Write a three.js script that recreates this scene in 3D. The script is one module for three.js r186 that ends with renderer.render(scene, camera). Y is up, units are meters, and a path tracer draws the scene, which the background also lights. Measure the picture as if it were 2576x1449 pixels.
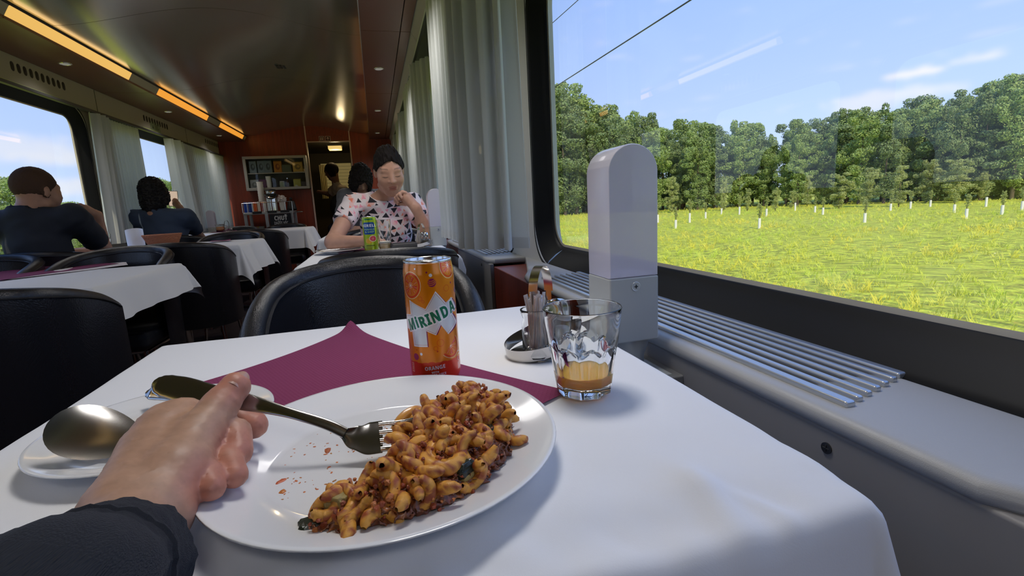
import * as THREE from 'three';
import { RoundedBoxGeometry } from 'three/addons/geometries/RoundedBoxGeometry.js';
import { mergeGeometries, mergeVertices, toCreasedNormals } from 'three/addons/utils/BufferGeometryUtils.js';
import { RectAreaLightUniformsLib } from 'three/addons/lights/RectAreaLightUniformsLib.js';
import { createNoise3D } from 'simplex-noise';

// ---------------------------------------------------------------- camera, sky, sun, exposure
RectAreaLightUniformsLib.init();
const scene = new THREE.Scene();
const PXF = 1240, PCX = 1288, PCY = 724.5;
const camera = new THREE.PerspectiveCamera(2 * Math.atan(724.5 / PXF) * 180 / Math.PI, 2576 / 1449, 0.02, 1000);
camera.position.set(0, 0.957, 0);
camera.rotation.order = 'YXZ';
camera.rotation.set(-10.0 * Math.PI / 180, -14.8 * Math.PI / 180, -3.05 * Math.PI / 180);
camera.updateMatrixWorld();
const renderer = new THREE.WebGLRenderer();
renderer.toneMapping = THREE.LinearToneMapping;
renderer.toneMappingExposure = 1.0;
renderer.shadowMap.enabled = true;

const V = (x, y, z) => new THREE.Vector3(x, y, z);
const rayOf = (px, py) => V((px - PCX) / PXF, -(py - PCY) / PXF, -1).applyQuaternion(camera.quaternion);
const onX = (px, py, x) => { const r = rayOf(px, py); return V(0, .957, 0).addScaledVector(r, x / r.x); };
const onY = (px, py, y = .75) => { const r = rayOf(px, py); return V(0, .957, 0).addScaledVector(r, (y - .957) / r.y); };
const onZ = (px, py, z) => { const r = rayOf(px, py); return V(0, .957, 0).addScaledVector(r, z / r.z); };

let _s = 12345;
const rnd = () => { _s = (_s + 0x6d2b79f5) | 0; let t = Math.imul(_s ^ (_s >>> 15), 1 | _s); t = (t + Math.imul(t ^ (t >>> 7), 61 | t)) ^ t; return ((t ^ (t >>> 14)) >>> 0) / 4294967296; };
const rr = (a, b) => a + (b - a) * rnd();
const noise3 = createNoise3D(rnd);
const fbm = (x, y, z, o = 4) => { let s = 0, a = .5; for (let i = 0; i < o; i++) { s += a * noise3(x, y, z); x *= 2.03; y *= 2.03; z *= 2.03; a *= .5; } return s; };
const clamp = (x, a, b) => Math.min(b, Math.max(a, x)), lerp = (a, b, t) => a + (b - a) * t;
const sstep = (a, b, x) => { const t = clamp((x - a) / (b - a), 0, 1); return t * t * (3 - 2 * t); };

{ // clear evening sky with a few small clouds low down
  const W = 1024, H = 512, d = new Float32Array(W * H * 4);
  const puffs = [[2300, 184, .040, .0065, 1], [2345, 180, .018, .004, .6], [2470, 141, .030, .005, .7], [2250, 240, .09, .012, .55], [2170, 268, .05, .012, .5], [2430, 155, .02, .004, .5], [150, 395, .08, .012, .6], [20, 372, .10, .02, .5], [180, 470, .12, .014, .55]]
    .map(([px, py, w, h, a]) => { const r = rayOf(px, py).normalize(); return [Math.atan2(r.z, r.x), Math.asin(r.y), w, h, a]; });
  for (let j = 0; j < H; j++) {
    const el = ((j + .5) / H - .5) * Math.PI, y = Math.max(0, Math.sin(el));
    for (let i = 0; i < W; i++) {
      const az = ((i + .5) / W - .5) * 2 * Math.PI, t = Math.pow(y, .5);
      let c = [lerp(.84, .14, t), lerp(.98, .39, t), lerp(1.22, 1.15, t)];
      const n = fbm(Math.cos(az) * 6, el * 40, Math.sin(az) * 6, 4);
      let a = sstep(.28, .7, n) * .22 * sstep(0, .05, el) * (1 - sstep(.3, .6, el));
      for (const [pa, pe, w, h, k] of puffs) {
        const da = Math.atan2(Math.sin(az - pa), Math.cos(az - pa)), q = (da / w) ** 2 + ((el - pe) / h) ** 2 + .7 * fbm(az * 30, el * 60, 3, 3);
        a = Math.max(a, k * (1 - sstep(.2, 1.3, q)));
      }
      c = c.map((v, k) => lerp(v, [1.08, 1.03, 1.0][k], a));
      const o = (j * W + i) * 4; d[o] = c[0]; d[o + 1] = c[1]; d[o + 2] = c[2]; d[o + 3] = 1;
    }
  }
  const t = new THREE.DataTexture(d, W, H, THREE.RGBAFormat, THREE.FloatType);
  t.mapping = THREE.EquirectangularReflectionMapping; t.magFilter = t.minFilter = THREE.LinearFilter; t.needsUpdate = true;
  scene.background = t; scene.backgroundIntensity = 1.0;
}
const sun = new THREE.DirectionalLight(new THREE.Color().setRGB(1, .88, .62), 3.6);
sun.position.set(-14, 55, 62); sun.target.position.set(0, 0, 0);
sun.castShadow = true; Object.assign(sun.shadow.camera, { left: -90, right: 90, top: 60, bottom: -60, near: 1, far: 260 }); sun.shadow.mapSize.set(4096, 4096);
scene.add(sun, sun.target);

// ---------------------------------------------------------------- helpers
const used = {};
const numbered = (n) => { const k = used[n] = (used[n] ?? -1) + 1; return k ? n + '_' + String(k).padStart(3, '0') : n; };
const M = (rgb, rough = .6, o = {}) => new THREE.MeshPhysicalMaterial({ color: new THREE.Color().setRGB(...rgb), roughness: rough, ...o });
const tagOf = (o, label, category, group, kind) => { if (label) o.userData.label = label; if (category) o.userData.category = category; if (group) o.userData.group = group; if (kind) o.userData.kind = kind; return o; };
const mesh = (name, geo, m, parent) => { const o = new THREE.Mesh(geo, m); o.castShadow = o.receiveShadow = true; o.name = parent ? name : numbered(name); (parent ?? scene).add(o); return o; };
const thing = (name, label, category, pos = [0, 0, 0], turn = 0, group) => { const o = new THREE.Group(); o.name = numbered(name); o.position.set(...pos); o.rotation.y = turn; scene.add(o); return tagOf(o, label, category, group); };
const struct = (name, label, category = 'structure') => { const o = new THREE.Group(); o.name = numbered(name); scene.add(o); return tagOf(o, label, category, null, 'structure'); };
const dup = (src, pos, turn, label) => { const o = src.clone(); o.name = numbered(src.name.replace(/_\d{3}$/, '')); o.userData = { ...src.userData }; if (pos) o.position.set(...pos); if (turn !== undefined) o.rotation.y = turn; if (label) o.userData.label = label; scene.add(o); return o; };
const rbox = (w, h, d, r = .004, seg = 2) => new RoundedBoxGeometry(w, h, d, seg, Math.min(r, w / 2.01, h / 2.01, d / 2.01));
const box3 = (x0, x1, y0, y1, z0, z1, r = .003) => rbox(x1 - x0, y1 - y0, Math.abs(z1 - z0), r, 1).translate((x0 + x1) / 2, (y0 + y1) / 2, (z0 + z1) / 2);
const tubeG = (pts, r, seg = 24, rs = 8, closed = false) => new THREE.TubeGeometry(new THREE.CatmullRomCurve3(pts.map((p) => p.isVector3 ? p : V(...p)), closed, 'centripetal'), seg, r, rs, closed);
const lathe = (pts, seg = 48) => new THREE.LatheGeometry(pts.map(([r, y]) => new THREE.Vector2(r, y)), seg);
const cyl = (r0, r1, h, seg = 24) => new THREE.CylinderGeometry(r0, r1, h, seg);
const merge = (gs) => mergeGeometries(gs.map((g) => { const q = g.index ? g.toNonIndexed() : g; for (const k of Object.keys(q.attributes)) if (!['position', 'normal', 'uv'].includes(k)) q.deleteAttribute(k); return q; }), false);
// swept tube of changing radius, with flat round caps
function taperTube(pts, rad, rs = 10, seg = 24, squash = 1) {
  const c = new THREE.CatmullRomCurve3(pts.map((p) => p.isVector3 ? p : V(...p)), false, 'centripetal'), g = new THREE.TubeGeometry(c, seg, 1, rs, false), p = g.attributes.position;
  for (let i = 0; i <= seg; i++) { const t = i / seg, o = c.getPointAt(t), r = rad(t); for (let j = 0; j <= rs; j++) { const k = i * (rs + 1) + j, v = V(p.getX(k), p.getY(k), p.getZ(k)).sub(o).multiplyScalar(r); p.setXYZ(k, o.x + v.x, o.y + v.y * squash, o.z + v.z); } }
  g.computeVertexNormals(); return g;
}
function gridG(nu, nv, f, uvf) { // grid surface from f(u,v) -> Vector3
  const pos = [], uv = [], idx = [];
  for (let j = 0; j <= nv; j++) for (let i = 0; i <= nu; i++) { const u = i / nu, v = j / nv, p = f(u, v); pos.push(p.x, p.y, p.z); uv.push(...(uvf ? uvf(u, v, p) : [u, v])); }
  for (let j = 0; j < nv; j++) for (let i = 0; i < nu; i++) { const a = j * (nu + 1) + i, b = a + 1, c = a + nu + 1, e = c + 1; idx.push(a, b, c, b, e, c); }
  const g = new THREE.BufferGeometry(); g.setAttribute('position', new THREE.Float32BufferAttribute(pos, 3)); g.setAttribute('uv', new THREE.Float32BufferAttribute(uv, 2)); g.setIndex(idx); g.computeVertexNormals(); return g;
}
// textures
function dataTex(w, h, f, srgb = false, rep = [1, 1]) {
  const d = new Uint8Array(w * h * 4);
  for (let y = 0; y < h; y++) for (let x = 0; x < w; x++) { const c = f(x / w, y / h), o = (y * w + x) * 4; for (let k = 0; k < 3; k++) d[o + k] = clamp(Math.round(255 * (Array.isArray(c) ? c[k] : c)), 0, 255); d[o + 3] = 255; }
  const t = new THREE.DataTexture(d, w, h); t.magFilter = t.minFilter = THREE.LinearFilter; t.wrapS = t.wrapT = THREE.RepeatWrapping; t.repeat.set(...rep); if (srgb) t.colorSpace = THREE.SRGBColorSpace; t.needsUpdate = true; return t;
}
const tor = (x, y, f, z, o = 4) => { const a = x * 2 * Math.PI, b = y * 2 * Math.PI; return fbm(Math.cos(a) * f + 3, Math.sin(a) * f + Math.cos(b) * f * 1.3, Math.sin(b) * f + z, o); }; // repeats without seams
function canvasTex(w, h, draw) { const c = document.createElement('canvas'); c.width = w; c.height = h; draw(c.getContext('2d'), w, h); const t = new THREE.CanvasTexture(c); t.colorSpace = THREE.SRGBColorSpace; t.magFilter = THREE.LinearFilter; return t; }
const weaveTex = dataTex(256, 256, (x, y) => .5 + .22 * Math.sin(x * 2 * Math.PI * 64) * Math.cos(y * 2 * Math.PI * 64) + .25 * tor(x, y, 6, 1));
const leatherTex = dataTex(256, 256, (x, y) => .5 + .6 * tor(x, y, 9, 7, 4));
const grainTex = dataTex(256, 256, (x, y) => .5 + .5 * tor(x, y, 14, 5, 3));
const woodTex = dataTex(256, 512, (x, y) => { const n = fbm(x * 26, y * 3, 2, 4) * .5 + .5, m = .74 + .3 * n; return [.56 * m, .235 * m, .145 * m]; }, true);
const uvw = (t, sx, sy = sx) => { const c = t.clone(); c.repeat.set(sx, sy); c.needsUpdate = true; return c; };

const MAT = {
  cloth: M([.80, .80, .81], .85, { bumpMap: uvw(weaveTex, 14), bumpScale: .00012, side: THREE.DoubleSide, sheen: .25 }),
  wood: M([1, 1, 1], .38, { map: woodTex }),
  woodPlain: M([.165, .05, .03], .4),
  soffit: M([.16, .065, .05], .33),
  ceiling: M([.48, .44, .375], .19, { metalness: .8 }),
  wallBeige: M([.40, .36, .29], .55),
  white: M([.62, .61, .56], .5, { bumpMap: uvw(grainTex, 8), bumpScale: .0002 }),
  sill: M([.46, .45, .43], .45, { bumpMap: uvw(grainTex, 12), bumpScale: .0002 }),
  rubber: M([.022, .023, .024], .42),
  alu: M([.62, .63, .64], .35, { metalness: .85 }),
  chrome: M([.78, .77, .76], .12, { metalness: 1 }),
  steel: M([.6, .59, .58], .24, { metalness: 1 }),
  leather: M([.014, .014, .017], .27, { bumpMap: uvw(leatherTex, 4), bumpScale: .0006, side: THREE.DoubleSide }),
  glassPane: M([.96, .98, .97], 0, { transmission: 1, thickness: 0, ior: 1.5 }),
  glass: M([.98, .99, .98], 0, { transmission: 1, thickness: .003, ior: 1.5 }),
  porcelain: M([.82, .82, .82], .12, { clearcoat: .6, clearcoatRoughness: .05 }),
  curtain: M([.58, .595, .585], .95, { transmission: .28, thickness: 0, side: THREE.DoubleSide, bumpMap: uvw(weaveTex, 10), bumpScale: .0002 }),
  maroon: M([.19, .022, .085], .85, { side: THREE.DoubleSide }),
  black: M([.012, .012, .013], .5),
  darkGrey: M([.05, .05, .05], .5),
  carpet: M([.05, .03, .028], .95),
  plasticGrey: M([.46, .47, .45], .4),
};

// ---------------------------------------------------------------- the dining car shell
const ZF = -7.55, ZB = 2.6, XR = .57, XL = -1.93, CX = -.78;
{
  const f = struct('floor', 'dark brown carpeted floor of the dining car', 'floor');
  mesh('carpet', box3(-2.05, .68, -.06, 0, ZF - 3, ZB, .001), MAT.carpet, f);
}
// curved ceiling, panel by panel with open joints
const CEIL_L = -1.571, CEIL_R = .014, CEIL_H = 2.0;
{
  const c = struct('ceiling', 'glossy dark brown lacquered curved ceiling panels', 'ceiling');
  const prof = (t) => V(lerp(CEIL_L, CEIL_R, t), CEIL_H + .12 * Math.sin(Math.PI * t) ** 1.65, 0);
  let z = ZB;
  for (const len of [1.3, 1.55, 1.55, 1.55, 1.55, 1.55, 1.1]) {
    const z1 = Math.max(ZF, z - len), N = 28, sh = new THREE.Shape();
    for (let i = 0; i <= N; i++) { const p = prof(i / N); i ? sh.lineTo(p.x, p.y) : sh.moveTo(p.x, p.y); }
    for (let i = N; i >= 0; i--) { const p = prof(i / N); sh.lineTo(p.x, p.y + .03); }
    mesh('ceiling_panel', toCreasedNormals(new THREE.ExtrudeGeometry(sh, { depth: z - z1 - .004, bevelEnabled: false }).translate(0, 0, z1 + .002), .5), MAT.ceiling, c);
    z = z1; if (z <= ZF) break;
  }
  mesh('ceiling_backing', box3(-2.1, .72, 2.18, 2.24, ZF - 3, ZB, .001), MAT.black, c);
}
// soffits along both sides: profile polygons run the length of the car
const run = (pts, z0, z1) => { const s = new THREE.Shape(pts.map(([x, y]) => new THREE.Vector2(x, y))); return toCreasedNormals(new THREE.ExtrudeGeometry(s, { depth: z1 - z0, bevelEnabled: false }).translate(0, 0, z0), .4); };
{
  const l = struct('trim_1', 'dark brown soffit above the windows opposite', 'trim'), r = struct('trim_2', 'dark brown soffit panels above the window-side tables', 'trim');
  const cuts = [ZB, .9, -.68 + .79, -1.46, -3.04, -4.62, -6.2, ZF];
  for (let i = 0; i + 1 < cuts.length; i++) {
    const a = cuts[i + 1] + .002, b = cuts[i] - .002;
    mesh('soffit_board', run([[-1.602, 1.93], [-1.602, 1.95], [-1.60, 1.955], [-2.02, 1.96], [-2.02, 1.94], [-1.90, 1.93]], a, b), MAT.soffit, l);
    mesh('soffit_board', run([[.015, 1.93], [.228, 1.93], [.228, 1.955], [.031, 1.955], [.031, 1.936], [.015, 1.936]], a, b), MAT.soffit, r);
    mesh('edge_board', run([[.233, 1.93], [.286, 1.93], [.286, 1.955], [.233, 1.955]], a, b), MAT.soffit, r);
    mesh('rail_cover', run([[.288, 1.935], [.318, 1.875], [.324, 1.875], [.324, 1.96], [.288, 1.96]], a, b), M([.42, .41, .38], .45), r);
  }
  mesh('corner_strip', run([[.011, 1.928], [.015, 1.928], [.015, 1.937], [.011, 1.937]], ZF, ZB), MAT.alu, r);
  mesh('dark_joint', run([[-1.583, 1.985], [-1.566, 1.995], [-1.566, 2.02], [-1.583, 2.02]], ZF, ZB), MAT.black, l);
  mesh('box_side', run([[.324, 1.96], [.324, 2.0], [.6, 2.0], [.6, 1.96]], ZF, ZB), MAT.black, r);
  mesh('box_side', run([[-2.05, 1.96], [-2.05, 2.2], [-1.62, 2.2], [-1.62, 1.96]], ZF, ZB), MAT.black, l);
  mesh('box_side', run([[.05, 1.96], [.05, 2.2], [.3, 2.2], [.3, 1.96]], ZF, ZB), MAT.black, r);
}
// cove lights: sloping lit panels between ceiling and soffit, blank panels between them
const coveGlow = [M([.8, .6, .3], .5, { emissive: new THREE.Color().setRGB(.74, .42, .10), emissiveIntensity: 1 }), M([.8, .5, .2], .5, { emissive: new THREE.Color().setRGB(.80, .30, .03), emissiveIntensity: 1 })];
{
  const spans = [[-3.3, -1.9, 0], [-4.28, -3.05, 0], [-5.98, -4.75, 1], [-7.42, -6.4, 1], [-1.7, -.4, 0], [-.1, 1.2, 0]].filter((s) => s[0] !== -3.3);
  for (const [z0, z1, k] of spans) for (const s of [-1, 1]) {
    const px = (x) => s < 0 ? x : CEIL_L + CEIL_R - x, far = z0 < -4.5, near = z0 > -2;
    const where = z0 < -7 ? 'at the bulkhead end' : z0 < -5 ? 'in the middle of the row' : z0 < -4 ? 'longest of the row' : z0 < -1 ? 'over the first tables' : 'behind the seats';
    const t = thing('cove_light', `${k ? 'deep orange' : 'warm yellow'} cove light panel ${s < 0 ? 'over the seats opposite' : 'over the window-side tables'}, ${where}`, 'light', [0, 0, 0], 0, 'cove light panels along the ceiling');
    const g = run(s < 0 ? [[-1.600, 1.945], [-1.572, 1.992], [-1.590, 1.992], [-1.615, 1.945]] : [[.0195, 1.938], [.030, 1.938], [.026, 1.992], [.0155, 1.992]], z0, z1);
    mesh('diffuser', g, coveGlow[k], t);
    const L = new THREE.RectAreaLight(new THREE.Color().setRGB(...(k ? [1, .55, .16] : [1, .68, .32])), k ? 1.3 : 1.5, z1 - z0 - .06, .04);
    L.name = 'cove_light_glow'; L.position.set(s < 0 ? -1.572 : .013, 1.965, (z0 + z1) / 2); L.lookAt((s < 0 ? -1.572 : .013) + (s < 0 ? 1 : -1), 1.965 - .25, (z0 + z1) / 2); scene.add(L);
  }
  const l = struct('trim_3', 'blank cream panels between the cove lights', 'trim');
  for (const [a, b] of [[-3.05, -1.7], [-4.75, -4.28], [-6.4, -5.98], [ZF, -7.42], [-.4, -.1], [1.2, ZB]]) {
    mesh('blank_panel', run([[-1.600, 1.945], [-1.572, 1.992], [-1.590, 1.992], [-1.615, 1.945]], a + .004, b - .004), MAT.wallBeige, l);
    mesh('blank_panel', run([[.0195, 1.938], [.030, 1.938], [.026, 1.992], [.0155, 1.992]], a + .004, b - .004), MAT.wallBeige, l);
  }
}
// recessed downlights in the soffits
{
  for (const s of [1, -1]) for (const [i, z] of [.9, -.68, -2.25, -3.82, -5.40, -6.96].entries()) {
    const x = s > 0 ? .12 : -1.75;
    const t = thing('downlight', `small round chrome downlight in the ${s > 0 ? 'soffit over the window-side tables' : 'soffit opposite'}, ${['first', 'second', 'third', 'fourth', 'fifth', 'sixth'][5 - i]} from the bulkhead`, 'light', [x, 1.93, z], 0, 'downlights in the soffits');
    mesh('ring', new THREE.TorusGeometry(.031, .005, 8, 28).rotateX(Math.PI / 2), MAT.chrome, t);
    mesh('lens', cyl(.027, .027, .004, 24).translate(0, -.001, 0), M([.6, .6, .58], .3, { emissive: new THREE.Color().setRGB(1, .95, .86), emissiveIntensity: .12 }), t);
    const L = new THREE.SpotLight(new THREE.Color().setRGB(1, .97, .95), s > 0 ? 2.8 : 1.1, 0, 1.25, .9, 2); L.name = 'downlight_beam';
    L.position.set(x, 1.915, z); L.target.position.set(x, 0, z); L.castShadow = true; L.shadow.radius = 9; scene.add(L, L.target);
  }
}
// side walls with window openings
const GY0 = .785, GY1 = 1.70, GW = 1.58;
const winR = [1.74, .01, -1.72, -3.45, -5.18, -6.91].map((far, i) => [far, far + (i === 2 ? GW : 1.34)]), winL = [.92, -.81, -2.54, -4.27, -5.99].map((far) => [far, far + 1.36]).concat([[-7.45, -6.42]]);
const rrectPath = (x0, x1, y0, y1, r, C = THREE.Path) => { const p = new C(); p.moveTo(x0 + r, y0); p.lineTo(x1 - r, y0); p.absarc(x1 - r, y0 + r, r, -Math.PI / 2, 0); p.lineTo(x1, y1 - r); p.absarc(x1 - r, y1 - r, r, 0, Math.PI / 2); p.lineTo(x0 + r, y1); p.absarc(x0 + r, y1 - r, r, Math.PI / 2, Math.PI); p.lineTo(x0, y0 + r); p.absarc(x0 + r, y0 + r, r, Math.PI, Math.PI * 1.5); return p; };
function sideWall(name, label, x, wins, side, y0, mat, lowMat) {
  const w = struct(name, label, 'wall');
  const sh = new THREE.Shape([[ZF, y0], [ZB, y0], [ZB, 1.99], [ZF, 1.99]].map(([a, b]) => new THREE.Vector2(a, b)));
  for (const [a, b] of wins) if (b < ZB && a > ZF) sh.holes.push(rrectPath(Math.max(a - .055, ZF + .01), b + .055, GY0 - .055, GY1 + .055, .14));
  const g = new THREE.ExtrudeGeometry(sh, { depth: .10, bevelEnabled: false, curveSegments: 8 }); // shape axis x becomes world z
  g.rotateY(-Math.PI / 2); if (side > 0) g.translate(x + .1, 0, 0); else g.translate(x, 0, 0);
  mesh('window_wall', g, mat, w);
  mesh('lower_wall', box3(side > 0 ? x : x - .1, side > 0 ? x + .1 : x, 0, y0, ZF, ZB, .001), lowMat, w);
  return w;
}
sideWall('wall_right', 'off-white window wall beside the tables with brown wood below', XR, winR, 1, .68, MAT.white, MAT.wood);
{ const w = scene.getObjectByName('wall_right'); mesh('lower_panel', box3(.432, .569, .10, .704, -1.90, -1.035, .003), MAT.wood, w); mesh('lower_panel', box3(.432, .569, .10, .704, -3.63, -2.80, .003), MAT.wood, w); }
sideWall('wall_left', 'beige window wall across the aisle', XL, winL, -1, .68, MAT.wallBeige, MAT.wood);
// windows: rubber frame swept round the pane, aluminium spacer, glass
function windowUnit(n, label, x, [a, b], side, visible) {
  const w = struct('window_' + n, label, 'window');
  const gx = x + side * .05, loop = (o, r) => rrectPath(a - o, b + o, GY0 - o, GY1 + o, r).getPoints(8);
  const rows = [[-.004, gx + side * .012, .10], [-.004, gx, .10], [.006, gx - side * .004, .11], [.022, gx - side * .020, .115], [.045, gx - side * .042, .125], [.058, gx - side * .052, .13], [.066, gx - side * .050, .135], [.066, gx - side * .02, .135]];
  const L = rows.map(([o, xx, r]) => loop(o, r).map((p) => V(xx, p.y, p.x)));
  const nn = L[0].length;
  mesh('rubber_frame', gridG(nn - 1, rows.length - 1, (u, v) => L[Math.round(v * (rows.length - 1))][Math.round(u * (nn - 1))]), M([.010, .010, .011], .5, { side: THREE.DoubleSide, specularIntensity: .45 }), w);
  const S = [[.0, gx + side * .006], [-.012, gx + side * .008]].map(([o, xx]) => loop(o, .095).map((p) => V(xx, p.y, p.x)));
  const sp = mesh('spacer_bar', gridG(S[0].length - 1, 1, (u, v) => S[Math.round(v)][Math.round(u * (S[0].length - 1))]), M([.55, .50, .40], .4, { side: THREE.DoubleSide, metalness: .3 }), w);
  const sh = rrectPath(a - .006, b + .006, GY0 - .006, GY1 + .006, .10, THREE.Shape);
  mesh('pane', new THREE.ShapeGeometry(sh, 8).rotateY(-Math.PI / 2).translate(gx + side * .010, 0, 0), MAT.glassPane, w);
  return w;
}
let wn = 1;
winR.forEach((w, i) => windowUnit(wn++, ['window behind the seat with black rubber frame', 'window beside the near bench with black rubber frame', 'large window beside the laid table with black rubber frame', 'window beside the table of the person in the printed top', 'window behind the curtains next to the bulkhead', 'window at the bulkhead on the table side'][i], XR, w, 1));
winL.forEach((w, i) => windowUnit(wn++, ['rear window across the aisle', 'second rear window across the aisle', 'window across the aisle level with the table lamp', 'window across the aisle beside the short-haired person', 'window across the aisle beside the long-haired person', 'curtained window across the aisle at the bulkhead'][i], XL, w, -1));
// end wall with doorway, panelled in reddish wood, corridor behind
{
  const w = struct('wall_far', 'reddish brown wood bulkhead with a doorway to the corridor', 'wall');
  const dx0 = onZ(771, 359, ZF).x, dx1 = onZ(879, 356, ZF).x, dy = onZ(824, 357, ZF).y;
  const P = (name, x0, x1, y0, y1) => mesh(name, box3(x0 + .002, x1 - .002, y0 + .002, y1 - .002, ZF - .05, ZF, .002), MAT.wood, w);
  P('wall_panel', -2.03, dx0 - .012, 0, 2.2); P('wall_panel', dx0 - .012, dx1 + .012, dy + .012, 2.2); P('wall_panel', dx1 + .012, .67, 0, 2.2);
  const J = M([.62, .42, .34], .4);
  mesh('door_trim', box3(dx0 - .012, dx0 + .004, 0, 2.19, ZF - .06, ZF + .006), J, w); mesh('door_trim', box3(dx1 - .004, dx1 + .012, 0, 2.19, ZF - .06, ZF + .006), J, w);
  mesh('door_trim', box3(dx0, dx1, dy, dy + .012, ZF - .06, ZF + .006), J, w);
  const c = struct('wall_corridor', 'dim corridor behind the bulkhead', 'wall');
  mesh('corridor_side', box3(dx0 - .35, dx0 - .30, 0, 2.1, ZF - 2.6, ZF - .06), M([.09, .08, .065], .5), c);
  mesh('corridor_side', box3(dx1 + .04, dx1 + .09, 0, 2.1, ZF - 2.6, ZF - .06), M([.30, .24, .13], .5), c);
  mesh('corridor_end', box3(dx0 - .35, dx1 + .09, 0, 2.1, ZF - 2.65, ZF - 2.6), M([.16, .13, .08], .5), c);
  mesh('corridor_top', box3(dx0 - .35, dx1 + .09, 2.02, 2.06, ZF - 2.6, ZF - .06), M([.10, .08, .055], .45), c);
  const b = struct('wall_back', 'wall closing the car behind the seats', 'wall');
  mesh('back_panel', box3(-2.05, .68, 0, 2.2, ZB, ZB + .05), MAT.wood, b);
}
// sill unit under each window: lip, flat top, air grille
const SILL_Y = .731;
function sillUnit(dz, label, glabel) {
  const t = struct('trim_' + (10 + sillUnit.n++), label, 'sill');
  const pl = new THREE.Shape(); // plan: (x, -z)
  const pts = [[.422, 1.40 - dz], [.422, .24 - dz], [.445, .20 - dz], [.575, .19 - dz], [.575, 1.93 - dz], [.47, 1.56 - dz], [.43, 1.46 - dz]];
  pts.forEach(([x, z], i) => i ? pl.lineTo(x, z) : pl.moveTo(x, z)); pl.closePath();
  const g = new THREE.ExtrudeGeometry(pl, { depth: .003, bevelEnabled: true, bevelThickness: .010, bevelSize: .012, bevelOffset: -.010, bevelSegments: 4 });
  g.rotateX(-Math.PI / 2).translate(0, SILL_Y - .013, 0);
  mesh('sill_top', toCreasedNormals(g, .6), MAT.sill, t);
  const low = struct('trim_' + (10 + sillUnit.n++), 'grey heater panel under the ' + label.split(' under ')[1], 'panel');
  mesh('heater_panel', box3(.424, .440, .12, .711, dz - 1.02, dz - .20, .004), M([.30, .285, .275], .5), low);
  const s = mesh('screw', merge([cyl(.006, .006, .002, 16).rotateZ(Math.PI / 2), rbox(.003, .0075, .0014, .0003).translate(-.0004, 0, 0), rbox(.003, .0014, .0075, .0003).translate(-.0004, 0, 0)]), M([.1, .1, .1], .35, { metalness: .8 }), low);
  s.position.set(.4235, .690, dz - .372);
  const gr = thing('air_grille', glabel, 'grille', [0, 0, dz]);
  mesh('tray', box3(.445, .583, SILL_Y - .004, SILL_Y + .0015, -1.34, -.43, .001), M([.03, .03, .032], .6), gr);
  for (let i = 0; i < 7; i++) { const x = .450 + i * .0202, wd = i === 0 || i === 6 ? .0135 : .0095; mesh('slat', rbox(wd, .008, .97 - .001 * i, .003, 2).translate(x, SILL_Y + .0025, -.855 - .006 * i), MAT.alu, gr); }
}
sillUnit.n = 0;
sillUnit(0, 'pale grey window sill under the large window', 'ribbed metal air grille in the sill beside the lamp');
sillUnit(-1.73, 'pale grey window sill under the second table-side window', 'ribbed metal air grille behind the second table');

// curtains: pleated hanging sheets along a plan path, each a thing
function curtain(label, path, y0, y1, pleats, amp, o = {}) {
  const t = thing('curtain', label, 'curtain', [0, 0, 0], 0, o.group ?? 'window curtains');
  const c = new THREE.CatmullRomCurve3(path.map(([x, z]) => V(x, 0, z)), false, 'centripetal'), cb = o.bottom ? new THREE.CatmullRomCurve3(o.bottom.map(([x, z]) => V(x, 0, z)), false, 'centripetal') : c;
  const ph = rr(0, 6), nu = Math.max(60, pleats * 14);
  const f = (u, v) => {
    const P = c.getPointAt(u).lerp(cb.getPointAt(u), v), T = c.getTangentAt(u), N = V(-T.z, 0, T.x);
    const w = u * pleats * 2 * Math.PI + ph + .5 * Math.sin(u * 9 + ph) + .7 * v * Math.sin(u * 5 + ph * 2), s = Math.sin(w), q = Math.sign(s) * Math.abs(s) ** .7;
    const P2 = P.addScaledVector(N, amp * (q * (.8 + .35 * v) + .2 * Math.sin(w * 2.3))); P2.y = lerp(y1, y0, v) + (o.hem ? o.hem(u) * v : 0); return P2;
  };
  mesh('fabric', gridG(nu, 40, f, (u, v) => [u * .8, v]), o.mat ?? MAT.curtain, t);
  mesh('hem', gridG(nu, 2, (u, v) => { const p = f(u, .966 + .034 * v); p.x -= .0012; return p; }, (u, v) => [u * .8, v * .05]), o.mat ?? MAT.curtain, t);
  return t;
}
curtain('grey-white pleated curtain gathered beside the black rubber window frame', [[.468, -1.615], [.43, -1.60], [.39, -1.62], [.35, -1.67], [.29, -1.77]], .80, 1.88, 5.5, .031, { bottom: [[.468, -1.60], [.42, -1.585], [.38, -1.62], [.34, -1.67], [.285, -1.77]] });
curtain('grey pleated curtain hanging behind the nearest gathered curtain', [[.347, -2.08], [.335, -2.2], [.318, -2.44]], .80, 1.88, 5, .016);
for (const [i, z] of [-1.73, -3.46, -5.0].entries()) {
  curtain(['curtain gathered on the table side behind the printed top', 'table-side curtain next to the second gathered bundle', 'last gathered curtain on the table side before the bulkhead'][i], [[.44, -1.62 + z], [.40, -1.60 + z], [.36, -1.68 + z], [.31, -1.80 + z]], .80, 1.88, 5, .014);
  curtain(['curtain drawn half along the second table-side window', 'curtain drawn half along the third table-side window', 'short curtain at the bulkhead corner'][i], [[.345, -2.05 + z], [.33, -2.2 + z], [.32, -2.6 + z]].map(([x, q]) => [x, Math.max(q, ZF + .08 + .02 * rnd())]), .80, 1.88, 6, .016);
}
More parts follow.
